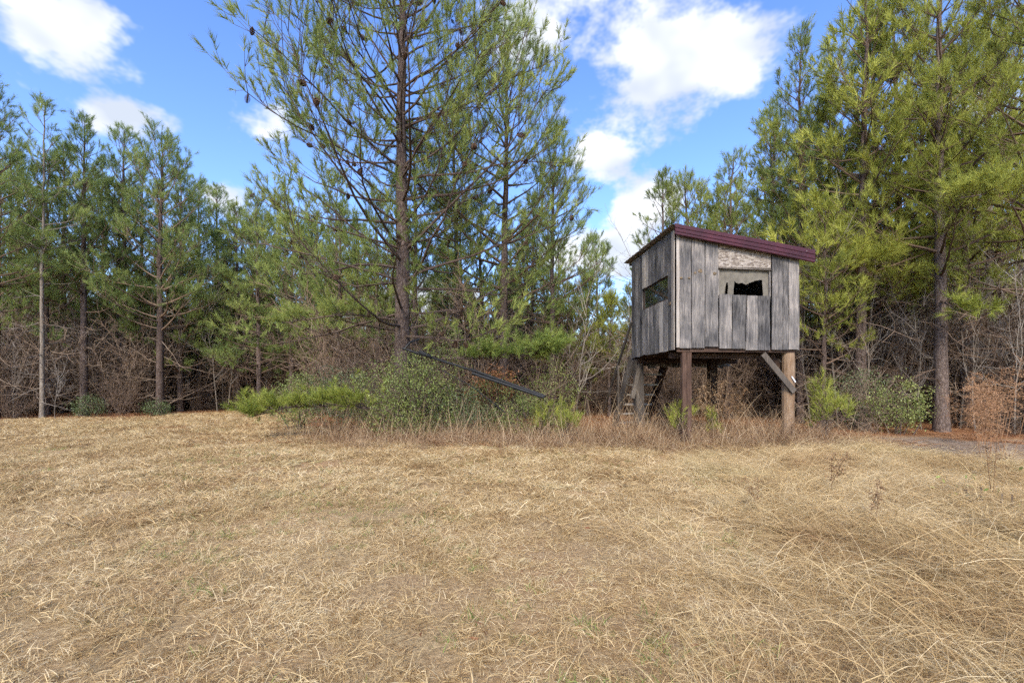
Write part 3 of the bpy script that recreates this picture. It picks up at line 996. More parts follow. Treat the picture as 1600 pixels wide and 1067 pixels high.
def place_tufts(mb, tufts, T, r):
    """tufts: list of (pos, dir, scale, tint)"""
    if not tufts: return
    P = np.array([t[0] for t in tufts]); D = np.array([t[1] for t in tufts]); S = np.array([t[2] for t in tufts]); C = np.array([t[3] for t in tufts])
    D = D / (np.linalg.norm(D, axis=1)[:, None] + 1e-9)
    q = r.normal(size=D.shape)
    X = np.cross(D, q); X /= np.linalg.norm(X, axis=1)[:, None]
    Y = np.cross(D, X)
    Rm = np.stack([X, Y, D], -1)
    tv = T[r.integers(0, len(T), len(P))]
    V = np.einsum('nij,nkvj->nkvi', Rm, tv) * S[:, None, None, None] + P[:, None, None, :]
    nn = V.shape[0] * V.shape[1]
    V = V.reshape(-1, 3)
    T3 = np.arange(nn * 3).reshape(-1, 3)
    tint = np.clip(np.repeat(C, tv.shape[1] * 3) + np.repeat(r.normal(0, 0.10, nn), 3), 0, 1)
    mb.add(V, None, T3, tint)


def curve(p, d, L, n, up, wob, r):
    """polyline from p along d; up bends it towards the sky"""
    pts = [p]
    d = unit(d)
    for k in range(n):
        d = unit(d + np.array([0, 0, up / n]) + r.normal(0, wob / n ** 0.5, 3))
        p = p + d * L / n
        pts.append(p)
    return np.array(pts)


def pine(seed, H, r0, live, rmax, dead_lo=0.6, whorl=0.62, per=4, el_lo=5, el_hi=55, tuft=TUFT_A, tscale=1.0, sec=3.9, lean=0.0, dense=1.5, dead=1.0,
         top_z=None, low_boost=0.0, cones=0, deadcol=0.5, zmax=None, power=0.75, wig=0.16, lmin=0.65, brad=1.0):
    """a pine: trunk, branches (live and dead), needle crown. live = height of the lowest green branch"""
    r = np.random.default_rng(seed)
    trunk, br, nd = MB(), MB(), MB()
    n = 26
    z = np.linspace(-0.15, H, n)
    wob = np.cumsum(r.normal(0, 0.022, (n, 2)), 0) * np.linspace(0, 1, n)[:, None]
    ax = np.stack([wob[:, 0] + lean * z, wob[:, 1], z], -1)
    rad = r0 * (1 - (np.clip(z, 0, H) / H)) ** 0.85 + 0.012
    rad[0] *= 1.35; rad[1] *= 1.08
    k = 12
    R = rad[:, None] * (1 + r.normal(0, 0.035, (n, k)))
    trunk.tube(ax, R, k, 0.5)

    def tpos(h):
        return np.array([np.interp(h, z, ax[:, i]) for i in range(3)]), np.interp(h, z, rad)
    tufts, cone_pts = [], []
    h = dead_lo
    while h < H - 0.25:
        isl = h > live
        f = (h - live) / (H - live) if isl else 0
        m = max(2, int(round(per + r.normal(0, 0.9)))) if isl else (r.integers(1, 4) if r.random() < dead else 0)
        a0 = r.random() * 6.283
        for b in range(m):
            hh = h + r.normal(0, 0.10)
            p, tr = tpos(min(hh, H - 0.2))
            a = a0 + b * 6.283 / m + r.normal(0, 0.35)
            if isl:
                el_ = math.radians(el_lo + (el_hi - el_lo) * f + r.normal(0, 8))
                L = rmax * ((1 - f) ** power * (0.75 + 0.25 * min(1, f * 6)) + 0.10) * r.uniform(lmin, 1.12)
                d = np.array([math.cos(a) * math.cos(el_), math.sin(a) * math.cos(el_), math.sin(el_)])
                pts = curve(p, d, L, 7, 0.45, wig, r)
                rb = np.linspace(min(tr * 0.55, 0.010 + 0.013 * brad * L), 0.005, 8)
                br.tube(pts, rb, 5, 0.3)
                dirs = np.gradient(pts, axis=0)
                ns = max(2, int(L * sec * r.uniform(0.85, 1.15)))
                bt = np.clip(r.normal(0.5, 0.15), 0, 1)
                for s in range(ns + 1):
                    t = 1.0 if s == ns else r.uniform(0.28, 1.0) ** 0.8
                    x = t * 7
                    i0 = min(int(x), 6); fr = x - i0
                    q = pts[i0] * (1 - fr) + pts[i0 + 1] * fr
                    dd = unit(dirs[i0])
                    if s < ns:
                        side = unit(np.cross(dd, [0, 0, 1])) * (1 if s % 2 else -1)
                        dd = unit(dd * r.uniform(0.5, 1.0) + side * r.uniform(0.5, 1.0) + np.array([0, 0, r.uniform(-0.1, 0.5)]))
                        l2 = min(L * r.uniform(0.14, 0.34), 1.1) * (1.2 - 0.6 * t) + 0.12
                        sp = curve(q, dd, l2, 3, 0.5, 0.15, r)
                        br.tube(sp, np.linspace(0.008, 0.004, 4), 3, 0.35)
                    else:
                        sp = np.array([q, q + dd * 0.02]); l2 = 0.1
                    de = unit(sp[-1] - sp[-2] + np.array([0, 0, 0.006]))
                    tufts.append((sp[-1] - de * 0.06, unit(de + np.array([0, 0, 0.25])), tscale * r.uniform(0.8, 1.2), bt + r.normal(0, 0.1)))
                    if cones and r.random() < cones:
                        cone_pts.append((sp[0] + r.normal(0, 0.03, 3), de))
                    for w in range(r.poisson(1.7 * dense * min(1.0, l2 / 0.4))):
                        j = r.integers(1, len(sp))
                        d3 = unit(de + r.normal(0, 0.7, 3) + np.array([0, 0, 0.35]))
                        l3 = r.uniform(0.08, 0.28)
                        e = sp[j] + d3 * l3
                        br.tube(np.array([sp[j], e]), [0.005, 0.0035], 3, 0.35)
                        tufts.append((e - d3 * 0.05, unit(d3 + np.array([0, 0, 0.2])), tscale * r.uniform(0.7, 1.1), bt + r.normal(0, 0.12)))
            else:
                L = r.uniform(0.5, 1.0) * min(2.4, rmax * 0.95)
                el_ = math.radians(r.normal(2, 14))
                d = np.array([math.cos(a) * math.cos(el_), math.sin(a) * math.cos(el_), math.sin(el_)])
                pts = curve(p, d, L, 5, -0.1, 0.28, r)
                br.tube(pts, np.linspace(0.014, 0.004, 6), 4, deadcol + r.normal(0, 0.1))
                for s in range(int(L * 2.6)):
                    i0 = r.integers(1, 6)
                    d2 = unit(pts[min(i0, 5)] - pts[i0 - 1] + r.normal(0, 0.65, 3))
                    sp = curve(pts[i0], d2, r.uniform(0.25, 0.75), 3, 0.0, 0.3, r)
                    br.tube(sp, np.linspace(0.007, 0.0025, 4), 3, deadcol + 0.1 + r.normal(0, 0.12))
        h += whorl * r.uniform(0.7, 1.3) * (1.0 if isl else 0.8) * (1 - 0.3 * f)
    p, tr = tpos(H)
    for w in range(5):
        d3 = unit(r.normal(0, 0.45, 3) + np.array([0, 0, 1.0]))
        tufts.append((p - np.array([0, 0, 0.12 * w]), d3, tscale, 0.5))
    place_tufts(nd, tufts, tuft, r)
    return trunk, br, nd, cone_pts


def pine_meshes(name, bark, limb, needle, **kw):
    t, b, n, c = pine(**kw)
    return dict(trunk=t.mesh('trunk', M[bark], True), branches=b.mesh('branches', M[limb], False), crown=n.mesh('crown', M[needle], False), cones=c)


def put_tree(ms, x, y, rz, s, label, group=None, name='pine_tree', needle=None, cat='pine'):
    e = empty(name, (x, y, float(gh(x, y))), rz)
    e.scale = (s, s, s)
    tag(e, label, cat, group)
    for k in ('trunk', 'branches', 'crown'):
        if ms.get(k):
            o = link_mesh(k, ms[k], e)
            if k == 'crown' and needle:
                o.material_slots[0].link = 'OBJECT'; o.material_slots[0].material = M[needle]
    return e


def X(px, Y):
    return (px - 800) / F * Y


def Hof(py, Y):
    return CAMZ + (HOR - py) / F * Y


# the big open-crowned pine in the middle
big = pine_meshes('pine', 'bark', 'limb', 'needle_mid', seed=24, H=14.5, r0=0.205, live=2.2, rmax=4.7, whorl=0.55, per=5, el_lo=-3, el_hi=44, lmin=0.72, brad=0.5, tuft=TUFT_S, tscale=1.4, wig=0.30,
                  sec=3.7, dense=1.05, dead=0.5, dead_lo=1.2, cones=0.075, power=0.62)
bigo = put_tree(big, X(628, 11.6), 11.6, 0.4, 1.0, 'tall open-crowned pine with cones and spreading limbs, nearest the middle')


def cone_mesh():
    mb = MB()
    n, k = 9, 9
    for i in range(n):
        t = i / (n - 1)
        rr = 0.030 * math.sin(math.pi * (0.12 + 0.80 * t)) ** 0.7
        a = np.arange(k) * 6.283 / k + i * 0.35
        z = -0.01 - 0.085 * t
        # open scales: each a small kite pointing outwards
        for q in a:
            c, s = math.cos(q), math.sin(q)
            mb.add([(c * rr * 0.3, s * rr * 0.3, z + 0.008), (c * rr - s * 0.008, s * rr + c * 0.008, z), (c * rr * 1.15, s * rr * 1.15, z + 0.006), (c * rr + s * 0.008, s * rr - c * 0.008, z)], [(0, 1, 2, 3)])
    mb.tube([(0, 0, 0.01), (0, 0, -0.09)], [0.010, 0.008], 6)
    return mb.mesh('pine_cone', M['cone'])


CONE = cone_mesh()
rr_ = np.random.default_rng(3)
for (p, d) in big['cones'][:140]:
    o = link_mesh('pine_cone', CONE, bigo)
    o.location = p
    o.rotation_euler = (rr_.normal(0, 0.8), rr_.normal(0, 0.8), rr_.random() * 6.28)
    s = rr_.uniform(1.2, 1.9); o.scale = (s, s, s)

# forest pines: hand-placed front trees, each its own mesh
def pine_at(seed, px, Y, top, live_y, rmax, label, r0=0.15, needle='needle_blue', bark='bark', limb='twig', group=None, **kw):
    H = Hof(top, Y); live = max(0.5, Hof(live_y, Y))
    ms = pine_meshes('pine', bark, limb, needle, seed=seed, H=H, r0=r0, live=live, rmax=rmax, **kw)
    put_tree(ms, X(px, Y), Y, 0, 1, label, group)
    return ms


LW = 'pines along the left edge of the field'
P = {}
P[0] = pine_at(31, -12, 17.0, 130, 480, 2.4, 'pine at the left picture edge, its trunk cut by the frame', 0.17, deadcol=0.8)
P[1] = pine_at(32, 66, 17.4, 160, 430, 1.5, 'slender pale-trunked pine with long dead lower limbs at the left', 0.07, bark='bark_pale', limb='twig_pale', dense=0.7, deadcol=0.6, per=3)
P[2] = pine_at(33, 131, 19.0, 195, 500, 2.2, 'straight pine with rusty trunk behind a small green shrub, left wood', 0.14, deadcol=0.8)
P[3] = pine_at(34, 192, 21.0, 205, 510, 2.2, 'pine between the rusty-trunked one and the wide-branched one, left wood', 0.15, deadcol=0.8)
P[4] = pine_at(35, 250, 19.6, 205, 530, 2.7, 'wide-branched pine with low green limbs, left wood edge', 0.15, power=0.65)
P[5] = pine_at(36, 312, 24.0, 290, 540, 2.4, 'pine just left of twin white stems, left wood', 0.13)
P[6] = pine_at(37, 372, 23.5, 330, 590, 2.5, 'low bushy blue-green pine right of the twin white stems', 0.12, dead=0.5)
P[7] = pine_at(38, 455, 22.0, 335, 585, 2.6, 'bushy pine standing behind the low bright bough', 0.13)
P[8] = pine_at(39, 530, 19.0, 330, 570, 2.5, 'pine close behind the big pine on its left', 0.12, needle='needle_mid')
# centre, behind the big pine
P[9] = pine_at(41, 650, 14.5, 210, 470, 2.0, 'thin-trunked pine just right of the big pine trunk', 0.10, needle='needle_mid')
P[10] = pine_at(42, 787, 14.5, 60, 500, 3.5, 'tall dense pine right of the big pine', 0.15, needle='needle_blue', power=0.6, dense=1.1)
P[11] = pine_at(43, 716, 16.5, 150, 450, 2.3, 'pine with dark straight trunk between the two tallest central pines', 0.14, needle='needle_blue')
P[12] = pine_at(44, 862, 15.5, 200, 520, 2.2, 'airy pine at the right side of the central clump', 0.10, needle='needle_blue', dense=0.7)
P[13] = pine_at(45, 935, 30.0, 372, 520, 2.4, 'small far pine against white cloud left of the house', 0.14)
# right
P[14] = pine_at(51, 1080, 18.5, 270, 480, 2.1, 'pine rising directly behind the house roof peak', 0.13, needle='needle_mid')
P[15] = pine_at(52, 1140, 17.0, 245, 480, 2.0, 'pine behind the middle of the house roof', 0.13, needle='needle_mid')
P[16] = pine_at(53, 1203, 19.0, 170, 470, 2.1, 'pine behind the low end of the house roof', 0.10, needle='needle_mid')
P[17] = pine_at(54, 1250, 15.0, 52, 500, 1.9, 'tall sparse pine against blue sky right of the house', 0.10, needle='needle_mid', dense=0.7)
P[18] = pine_at(55, 1345, 13.8, 5, 500, 2.3, 'tall yellow-green pine second right of the house', 0.11, needle='needle_yel')
P[19] = pine_at(56, 1471, 11.9, -150, 450, 2.8, 'thick-trunked pine by the sandy track, right wood edge', 0.145, needle='needle_yel', dead_lo=1.2)
P[20] = pine_at(57, 1405, 14.5, -40, 470, 2.4, 'yellow-green pine left of the thick-trunked one, right wood', 0.14, needle='needle_yel')
P[21] = pine_at(58, 1612, 11.0, -120, 470, 2.7, 'yellow-green pine at the right picture edge', 0.13, needle='needle_yel')
P[22] = pine_at(59, 1545, 14.5, -60, 480, 2.3, 'pale-trunked pine right of the thick-trunked one', 0.10, needle='needle_yel', bark='bark_pale')

P[23] = pine_at(61, 1292, 17.0, 90, 520, 2.1, 'yellowish pine between the tall sparse pine and the tall yellow-green one', 0.10, needle='needle_yel')
P[24] = pine_at(62, 1440, 17.0, 20, 500, 2.2, 'thin pine standing behind the thick-trunked one, right wood', 0.10, needle='needle_yel')
P[25] = pine_at(63, 884, 17.5, 455, 598, 1.3, 'young feathery pine leftmost in the gap beside the house', 0.05, needle='needle_yel', whorl=0.4)
P[26] = pine_at(64, 918, 19.0, 440, 598, 1.4, 'young feathery pine second in the gap beside the house', 0.05, needle='needle_mid', whorl=0.4)
P[27] = pine_at(65, 952, 18.0, 470, 600, 1.2, 'young feathery pine nearest the stair rail', 0.05, needle='needle_yel', whorl=0.4)
P[28] = pine_at(66, 986, 21.0, 460, 598, 1.4, 'young feathery pine hidden partly by the house corner', 0.05, needle='needle_mid', whorl=0.4)
P[29] = pine_at(67, 1287, 12.8, 330, 560, 1.5, 'young yellow-green pine close beside the low end of the maroon roof', 0.06, needle='needle_yel', whorl=0.45)

for i, (px, Y, k, sc_) in enumerate([(28, 21, 2, 1.0), (98, 22.5, 3, 1.02), (162, 23, 4, 1.0), (222, 24, 2, 1.05), (282, 22, 6, 1.1), (336, 25.5, 3, 0.95), (405, 21, 6, 0.95), (415, 26, 4, 0.92), (490, 24, 7, 1.05), (560, 22, 7, 0.95)]):
    put_tree(P[k], X(px, Y), Y, 1.3 + i * 1.1, sc_, 'slim green pine in the second row of the left wood', 'second row of the left wood')
for i, (px, Y, k, sc_) in enumerate([(590, 18, 8, 1.0), (752, 19, 8, 1.0), (830, 21, 6, 0.95)]):
    put_tree(P[k], X(px, Y), Y, 0.7 + i * 1.7, sc_, 'soft green pine crowded behind the big middle pine', 'pines crowded behind the big pine', needle='needle_mid')
# the rest of the wood: copies of six lighter pines
BACK = [pine_meshes('pine', 'bark', 'twig', 'needle_blue', seed=70 + k, H=11.5, r0=0.13, live=2.7 + 0.5 * (k % 3), rmax=2.3, tuft=TUFT_F, dense=1.0, dead=1.0, sec=2.8) for k in range(6)]
rb = np.random.default_rng(11)
ZONES = [('dark pine deep in the wood left of the big pine', 'pines deep in the left wood', 'needle_blue'),
         ('pine deep in the wood behind the central clump', 'pines deep in the middle wood', 'needle_mid'),
         ('pine deep in the wood right of the house', 'pines deep in the right wood', 'needle_yel')]
cnt = 0
taken = [(X(200, 20), 20)]
for gy in np.arange(12.5, 47, 3.0):
    for gx in np.arange(-48, 50, 3.2):
        x = gx + rb.normal(0, 0.6); y = gy + rb.normal(0, 0.6)
        px = 800 + F * x / y
        if px < -160 or px > 1760: continue
        d = float(pdist(np.array([x]), np.array([y]), WOOD)[0])
        if d < 2.2: continue
        if abs(x - X(628, 11.6)) < 6 and y < 17: continue
        if 880 < px < 1010 and y < 38: continue           # opening left of the house
        if 960 < px < 1260 and y < 17: continue
        if 540 < px < 900 and y < 19: continue
        if y > 30 and rb.random() < 0.35: continue
        zone = 0 if px < 560 else (1 if px < 1040 else 2)
        s = rb.uniform(0.82, 1.08)
        if zone == 0: s *= 0.93
        if zone == 1: s *= 0.80
        if zone == 2: s *= 1.05
        lab, grp, nd = ZONES[zone]
        put_tree(BACK[rb.integers(0, 6)], x, y, rb.random() * 6.28, s, lab, grp, needle=nd)
        cnt += 1
# beyond these the wood reads as one mass
FAR = []
for k in range(3):
    b = MB()
    t_, b_, n_, c_ = pine(seed=90 + k, H=11.5, r0=0.13, live=2.4, rmax=2.4, tuft=TUFT_F, tscale=1.5, dense=0.5, dead=1.0, sec=1.8)
    for q in (t_, b_, n_):
        pass
    me_t, me_n = t_, n_
    me_t.add(np.vstack(b_.v), np.vstack(b_.q), None, np.concatenate(b_.c))
    FAR.append((me_t.obj('far_trunk', M['bark'], link=False), me_n.obj('far_crown', M['needle_mid'], link=False)))
fp = []
for gy in np.arange(46, 84, 3.4):
    for gx in np.arange(-90, 92, 3.6):
        x = gx + rb.normal(0, 0.8); y = gy + rb.normal(0, 0.8)
        px = 800 + F * x / y
        if px < -160 or px > 1760: continue
        fp.append((x, y, float(gh(x, y)), rb.random() * 6.28, rb.uniform(0.75, 1.0) * (0.85 if 860 < px < 1020 else 1.0), rb.integers(0, 3)))
scatter('far_wood', fp, FAR, 'far pine wood closing the view behind the nearer trunks', 'wood')
print('back pines', cnt)

# ------------------------------------------------------------------ bare saplings, twig brush, shrubs
def bare(seed, H, r0, spread, levels=3, nb=9, k=5, up=0.5, lo=0.25, multi=1, tint=0.6):
    r = np.random.default_rng(seed)
    mb = MB(); tw = MB()

    def grow(p, d, L, rad, lev, dst):
        n = 6 if lev == 0 else 4
        pts = curve(p, d, L, n, up * (0.3 if lev == 0 else 0.6), 0.18 if lev == 0 else 0.3, r)
        dst.tube(pts, np.linspace(rad, max(0.0025, rad * 0.3), n + 1), k if lev == 0 else 3, np.clip(tint + r.normal(0, 0.12), 0, 1))
        if lev + 1 >= levels: return
        m = int(nb * (1.0 if lev == 0 else 0.55) * r.uniform(0.8, 1.2))
        for b in range(m):
            t = r.uniform(lo if lev == 0 else 0.2, 1.0) * n
            i = min(int(t), n - 1)
            q = pts[i] + (pts[i + 1] - pts[i]) * (t - i)
            dd = unit(unit(pts[i + 1] - pts[i]) * 0.7 + r.normal(0, 0.6, 3) * spread)
            grow(q, dd, L * r.uniform(0.22, 0.42), max(0.003, rad * 0.42), lev + 1, tw)
    for m in range(multi):
        d = np.array([0, 0, 1.0]) + (r.normal(0, 0.28, 3) if multi > 1 else r.normal(0, 0.05, 3))
        grow(np.array([r.normal(0, 0.06 * (multi > 1)), r.normal(0, 0.06 * (multi > 1)), -0.1]), d, H * r.uniform(0.8, 1.1), r0, 0, mb)
    return mb, tw


SAP = []
for k in range(4):
    a, b = bare(200 + k, 5.5, 0.030, 0.75, 3, 18, 6, 0.7, 0.25)
    SAP.append(dict(trunk=a.mesh('trunk', M['bark_pale'], True), branches=b.mesh('branches', M['twig_pale'])))
SAPS = [(340, 22.0, 1.0, 'left one of the twin white bare stems in the left wood'), (356, 22.3, 1.05, 'right one of the twin white bare stems in the left wood'),
        (86, 16.9, 0.42, 'short bare grey sapling right of the pale-trunked pine'), (22, 17.2, 0.5, 'bare sapling near the left picture edge'),
        (1310, 13.6, 1.0, 'tall thin pale bare stem right of the house'), (1500, 12.6, 0.8, 'bare leaning stem just right of the thick-trunked pine'),
        (1525, 11.8, 0.75, 'crooked pale bare sapling beyond the rusty weeds'), (1440, 12.2, 0.5, 'short forked bare sapling left of the thick-trunked pine'),
        (1010, 15.5, 1.05, 'tall bare sapling rising behind the house at its left'), (900, 13.6, 0.75, 'grey many-branched bare sapling left of the house'),
        (965, 17.0, 0.85, 'wispy bare sapling by the stair rail'), (1585, 11.0, 0.7, 'bare pale stem at the right picture edge'), (1360, 13.0, 0.9, 'thin bare stem above the dark green bush, right wood')]
for i, (px, Y, s, lab) in enumerate(SAPS):
    put_tree(SAP[i % 4], X(px, Y), Y, i * 1.3, s, lab, None, 'bare_sapling', cat='sapling')

for i in range(44):
    left = i < 24
    px = rb.uniform(-20, 420) if left else rb.uniform(1265, 1610)
    Y = (np.interp(px, [-20, 200, 420], [17.5, 20.5, 23.5]) if left else np.interp(px, [1265, 1480, 1610], [13, 12.4, 11])) + rb.uniform(0, 5)
    put_tree(SAP[rb.integers(0, 4)], X(px, Y), Y, rb.random() * 6.28, rb.uniform(0.55, 1.15), 'thin bare stem among the trunks of the left wood' if left else 'thin bare stem among the trunks of the right wood',
             'thin bare stems in the left wood' if left else 'thin bare stems in the right wood', 'bare_sapling', cat='sapling')

TW = []
for k in range(5):
    a, b = bare(300 + k, 1.9, 0.012, 1.0, 3, 14, 3, 0.2, 0.1, 7, 0.5)
    a.add(np.vstack(b.v), np.vstack(b.q), None, np.concatenate(b.c))
    TW.append(a.obj('twig_bush', M['twig'], link=False))
rt = np.random.default_rng(17)
pts = []
for q in range(1700):
    y = math.sqrt(rt.uniform(11 ** 2, 46 ** 2)); x = (rt.random() * 2 - 1) * (1.2 * y + 2)
    d = float(pdist(np.array([x]), np.array([y]), WOOD)[0]); px = 800 + F * x / y
    if d < 0.5: continue
    if y < 16.5 and 940 < px < 1260: continue
    if abs(px - 935) < 55 and y < 24: continue
    if 400 < px < 900 and y < 17 and rt.random() < 0.6: continue
    s = rt.uniform(0.6, 1.4) * (0.7 if d < 2 else 1.9)
    pts.append((x, y, float(gh(x, y)), rt.random() * 6.28, s, rt.integers(0, 5), rt.normal(0, 0.12)))
scatter('underbrush', pts, TW, 'tangled bare brown brush filling the wood between the trunks', 'underbrush')


def shrub(seed, lobes, nclus, nleaf, leaf, mat, h, stems=7):
    r = np.random.default_rng(seed)
    st, lf = MB(), MB()
    lob = np.array(lobes, float)
    w = lob[:, 3] * lob[:, 4] * lob[:, 5]; w = w / w.sum()
    C = []
    for c in range(nclus):
        l = lob[r.choice(len(lob), p=w)]
        v = r.normal(size=3); v = v / np.linalg.norm(v) * r.uniform(0.45, 1.0) ** 0.5 * (1 + r.normal(0, 0.12))
        C.append(l[:3] + v * l[3:6])
    C = np.array(C); C[:, 2] = np.maximum(C[:, 2], 0.05)
    for s in range(stems):
        tgt = C[r.integers(0, len(C))]
        b = np.array([tgt[0] * 0.3 + r.normal(0, 0.1), tgt[1] * 0.3 + r.normal(0, 0.1), -0.05])
        st.tube(curve(b, tgt - b, np.linalg.norm(tgt - b), 5, 0.1, 0.15, r), np.linspace(0.02, 0.005, 6), 5, 0.4)
    for c in C[::3]:
        b = c * np.array([0.6, 0.6, 0.7])
        st.tube(curve(b, c - b, np.linalg.norm(c - b), 3, 0.1, 0.15, r), np.linspace(0.007, 0.003, 4), 3, 0.45)
    n = nclus * nleaf
    base = np.repeat(C, nleaf, 0) + r.normal(0, 0.075, (n, 3))
    d = r.normal(size=(n, 3)) + np.array([0, 0, 0.4]); d /= np.linalg.norm(d, axis=1)[:, None]
    q = r.normal(size=(n, 3)) * 0.6 + np.array([0, 0, 1]); sd = np.cross(d, q); sd /= np.linalg.norm(sd, axis=1)[:, None]
    L = leaf * r.uniform(0.6, 1.25, n); nz = np.cross(sd, d)
    V = np.stack([base, base + d * (L * 0.5)[:, None] + sd * (L * 0.22)[:, None] + nz * (L * 0.06)[:, None], base + d * L[:, None],
                  base + d * (L * 0.5)[:, None] - sd * (L * 0.22)[:, None] + nz * (L * 0.06)[:, None]], 1).reshape(-1, 3)
    ct = np.repeat(r.normal(0.5, 0.16, nclus), nleaf) + r.normal(0, 0.13, n)
    lf.add(V, np.arange(n * 4).reshape(-1, 4), None, np.clip(np.repeat(ct, 4), 0, 1))
    return dict(trunk=st.mesh('stems', M['limb']), crown=lf.mesh('foliage', M[mat]))


def put_shrub(ms, px, Y, label, cat='shrub', name='shrub', rz=0, s=1.0):
    x = X(px, Y)
    e = empty(name, (x, Y, float(gh(x, Y))), rz); e.scale = (s, s, s)
    tag(e, label, cat)
    link_mesh('stems', ms['trunk'], e); link_mesh('foliage', ms['crown'], e)
    return e


put_shrub(shrub(401, [(0, 0, 0.75, 0.75, 0.6, 0.75), (0.35, 0, 0.5, 0.5, 0.5, 0.55), (-0.4, 0, 0.45, 0.5, 0.5, 0.5), (-0.15, 0, 1.25, 0.4, 0.4, 0.45)], 420, 16, 0.045, 'shrub', 1.6),
          645, 10.4, 'olive leafy shrub tangle in front of the big pine trunk', s=1.2)
put_shrub(shrub(402, [(0, 0, 0.8, 0.7, 0.6, 0.7), (0.4, 0.2, 1.1, 0.5, 0.5, 0.45)], 330, 15, 0.05, 'shrub', 1.6), 462, 12.2, 'rounded light green shrub behind the low bright bough')
put_shrub(shrub(403, [(0, 0, 0.9, 0.9, 0.7, 0.8), (-0.5, 0, 1.1, 0.6, 0.5, 0.6)], 380, 15, 0.05, 'shrub_dark', 1.6), 540, 12.0, 'dark evergreen shrub left of the big pine trunk')
put_shrub(shrub(404, [(0, 0, 0.6, 0.7, 0.5, 0.6), (0.5, 0, 0.4, 0.5, 0.4, 0.4)], 300, 14, 0.05, 'shrub_dark', 1.2), 715, 10.6, 'dark shrub where the black poles cross')
put_shrub(shrub(405, [(0, 0, 0.5, 0.8, 0.5, 0.5), (0.6, 0, 0.35, 0.5, 0.4, 0.35)], 260, 13, 0.045, 'shrub', 1.2), 825, 10.6, 'grey-green low shrub under the end of the black poles')
put_shrub(shrub(406, [(0, 0, 0.4, 0.6, 0.5, 0.4)], 140, 14, 0.06, 'shrub_dark', 1.0), 140, 18.2, 'small green bush below the rusty-trunked pine, left wood edge')
put_shrub(shrub(407, [(0, 0, 0.3, 0.55, 0.5, 0.32)], 110, 14, 0.06, 'shrub_dark', 1.0), 245, 19.0, 'small green bush below the wide-branched pine, left wood edge')
put_shrub(shrub(408, [(0, 0, 0.75, 0.7, 0.6, 0.6), (0.4, 0, 0.6, 0.4, 0.4, 0.4)], 260, 14, 0.055, 'shrub', 1.4), 1400, 11.4, 'glossy green bush left of the thick-trunked pine')
put_shrub(shrub(409, [(0, 0, 0.9, 0.8, 0.6, 0.7)], 260, 14, 0.055, 'shrub_dark', 1.4), 1345, 12.2, 'dark green bush behind the yellow pine sapling')
put_shrub(shrub(410, [(0, 0, 0.8, 0.45, 0.4, 0.35), (0.3, 0, 0.9, 0.3, 0.3, 0.3)], 170, 13, 0.07, 'leaf_red', 1.4), 760, 12.6, 'shrub with clinging red-brown dead leaves behind the poles', s=1.35)
put_shrub(shrub(412, [(0, 0, 0.9, 0.8, 0.6, 0.9), (0.5, 0, 0.6, 0.5, 0.5, 0.6)], 300, 14, 0.05, 'shrub', 1.6), 590, 11.2, 'olive shrub between the dark evergreen and the big pine trunk')
put_shrub(shrub(413, [(0, 0, 0.7, 0.9, 0.6, 0.7), (0.6, 0, 0.5, 0.6, 0.5, 0.5)], 300, 14, 0.05, 'shrub', 1.6), 775, 11.4, 'olive shrub under the bough that hangs over the poles')
put_shrub(shrub(414, [(0, 0, 0.9, 0.9, 0.6, 0.9)], 240, 13, 0.05, 'shrub', 1.6), 868, 13.0, 'loose olive shrub behind the far end of the poles')
put_shrub(shrub(411, [(0, 0, 0.5, 0.5, 0.4, 0.5), (0, 0, 1.3, 0.5, 0.4, 0.6), (0.2, 0, 1.9, 0.3, 0.3, 0.35)], 240, 13, 0.045, 'shrub', 1.2), 690, 10.9, 'tall loose pale-leaved shrub right of the big pine trunk', s=1.15)

# ------------------------------------------------------------------ low boughs and young pines
def bough(seed, path, spread, n, tuft, tscale, mat, label, drop=0.0):
    """a long low pine bough, a spray of tufts along a limb given by world points"""
    r = np.random.default_rng(seed)
    path = np.array(path, float)
    base = path[0].copy()
    P_ = path - base
    e = empty('pine_bough', base)
    tag(e, label, 'pine bough')
    mb = MB(); nd = MB()
    tt = np.linspace(0, 1, 10)
    s = np.linspace(0, 1, len(P_))
    C = np.stack([np.interp(tt, s, P_[:, i]) for i in range(3)], -1)
    mb.tube(C, np.linspace(0.028, 0.007, 10), 6, 0.35)
    tufts = []
    for k in range(n):
        t = r.uniform(0.12, 1.0)
        q = np.array([np.interp(t, tt, C[:, i]) for i in range(3)])
        dm = unit(P_[-1] - P_[0])
        d = unit(dm * r.uniform(0.1, 1.0) + np.array([r.normal(0, 0.4), r.normal(0, 0.8), r.uniform(0.0, 0.55)]))
        L = spread * r.uniform(0.25, 1.0) * (1.1 - 0.5 * t)
        sp = curve(q, d, L, 3, 0.25, 0.2, r)
        mb.tube(sp, np.linspace(0.008, 0.004, 4), 3, 0.35)
        for j in range(4):
            i = r.integers(1, 4)
            d3 = unit(d + r.normal(0, 0.5, 3) + np.array([0, 0, 0.45]))
            tufts.append((sp[i], d3, tscale * r.uniform(0.75, 1.15), np.clip(r.normal(0.55, 0.17), 0, 1)))
    place_tufts(nd, tufts, tuft, r)
    mb.obj('limb', M['limb'], e)
    nd.obj('needles', M[mat], e)
    return e


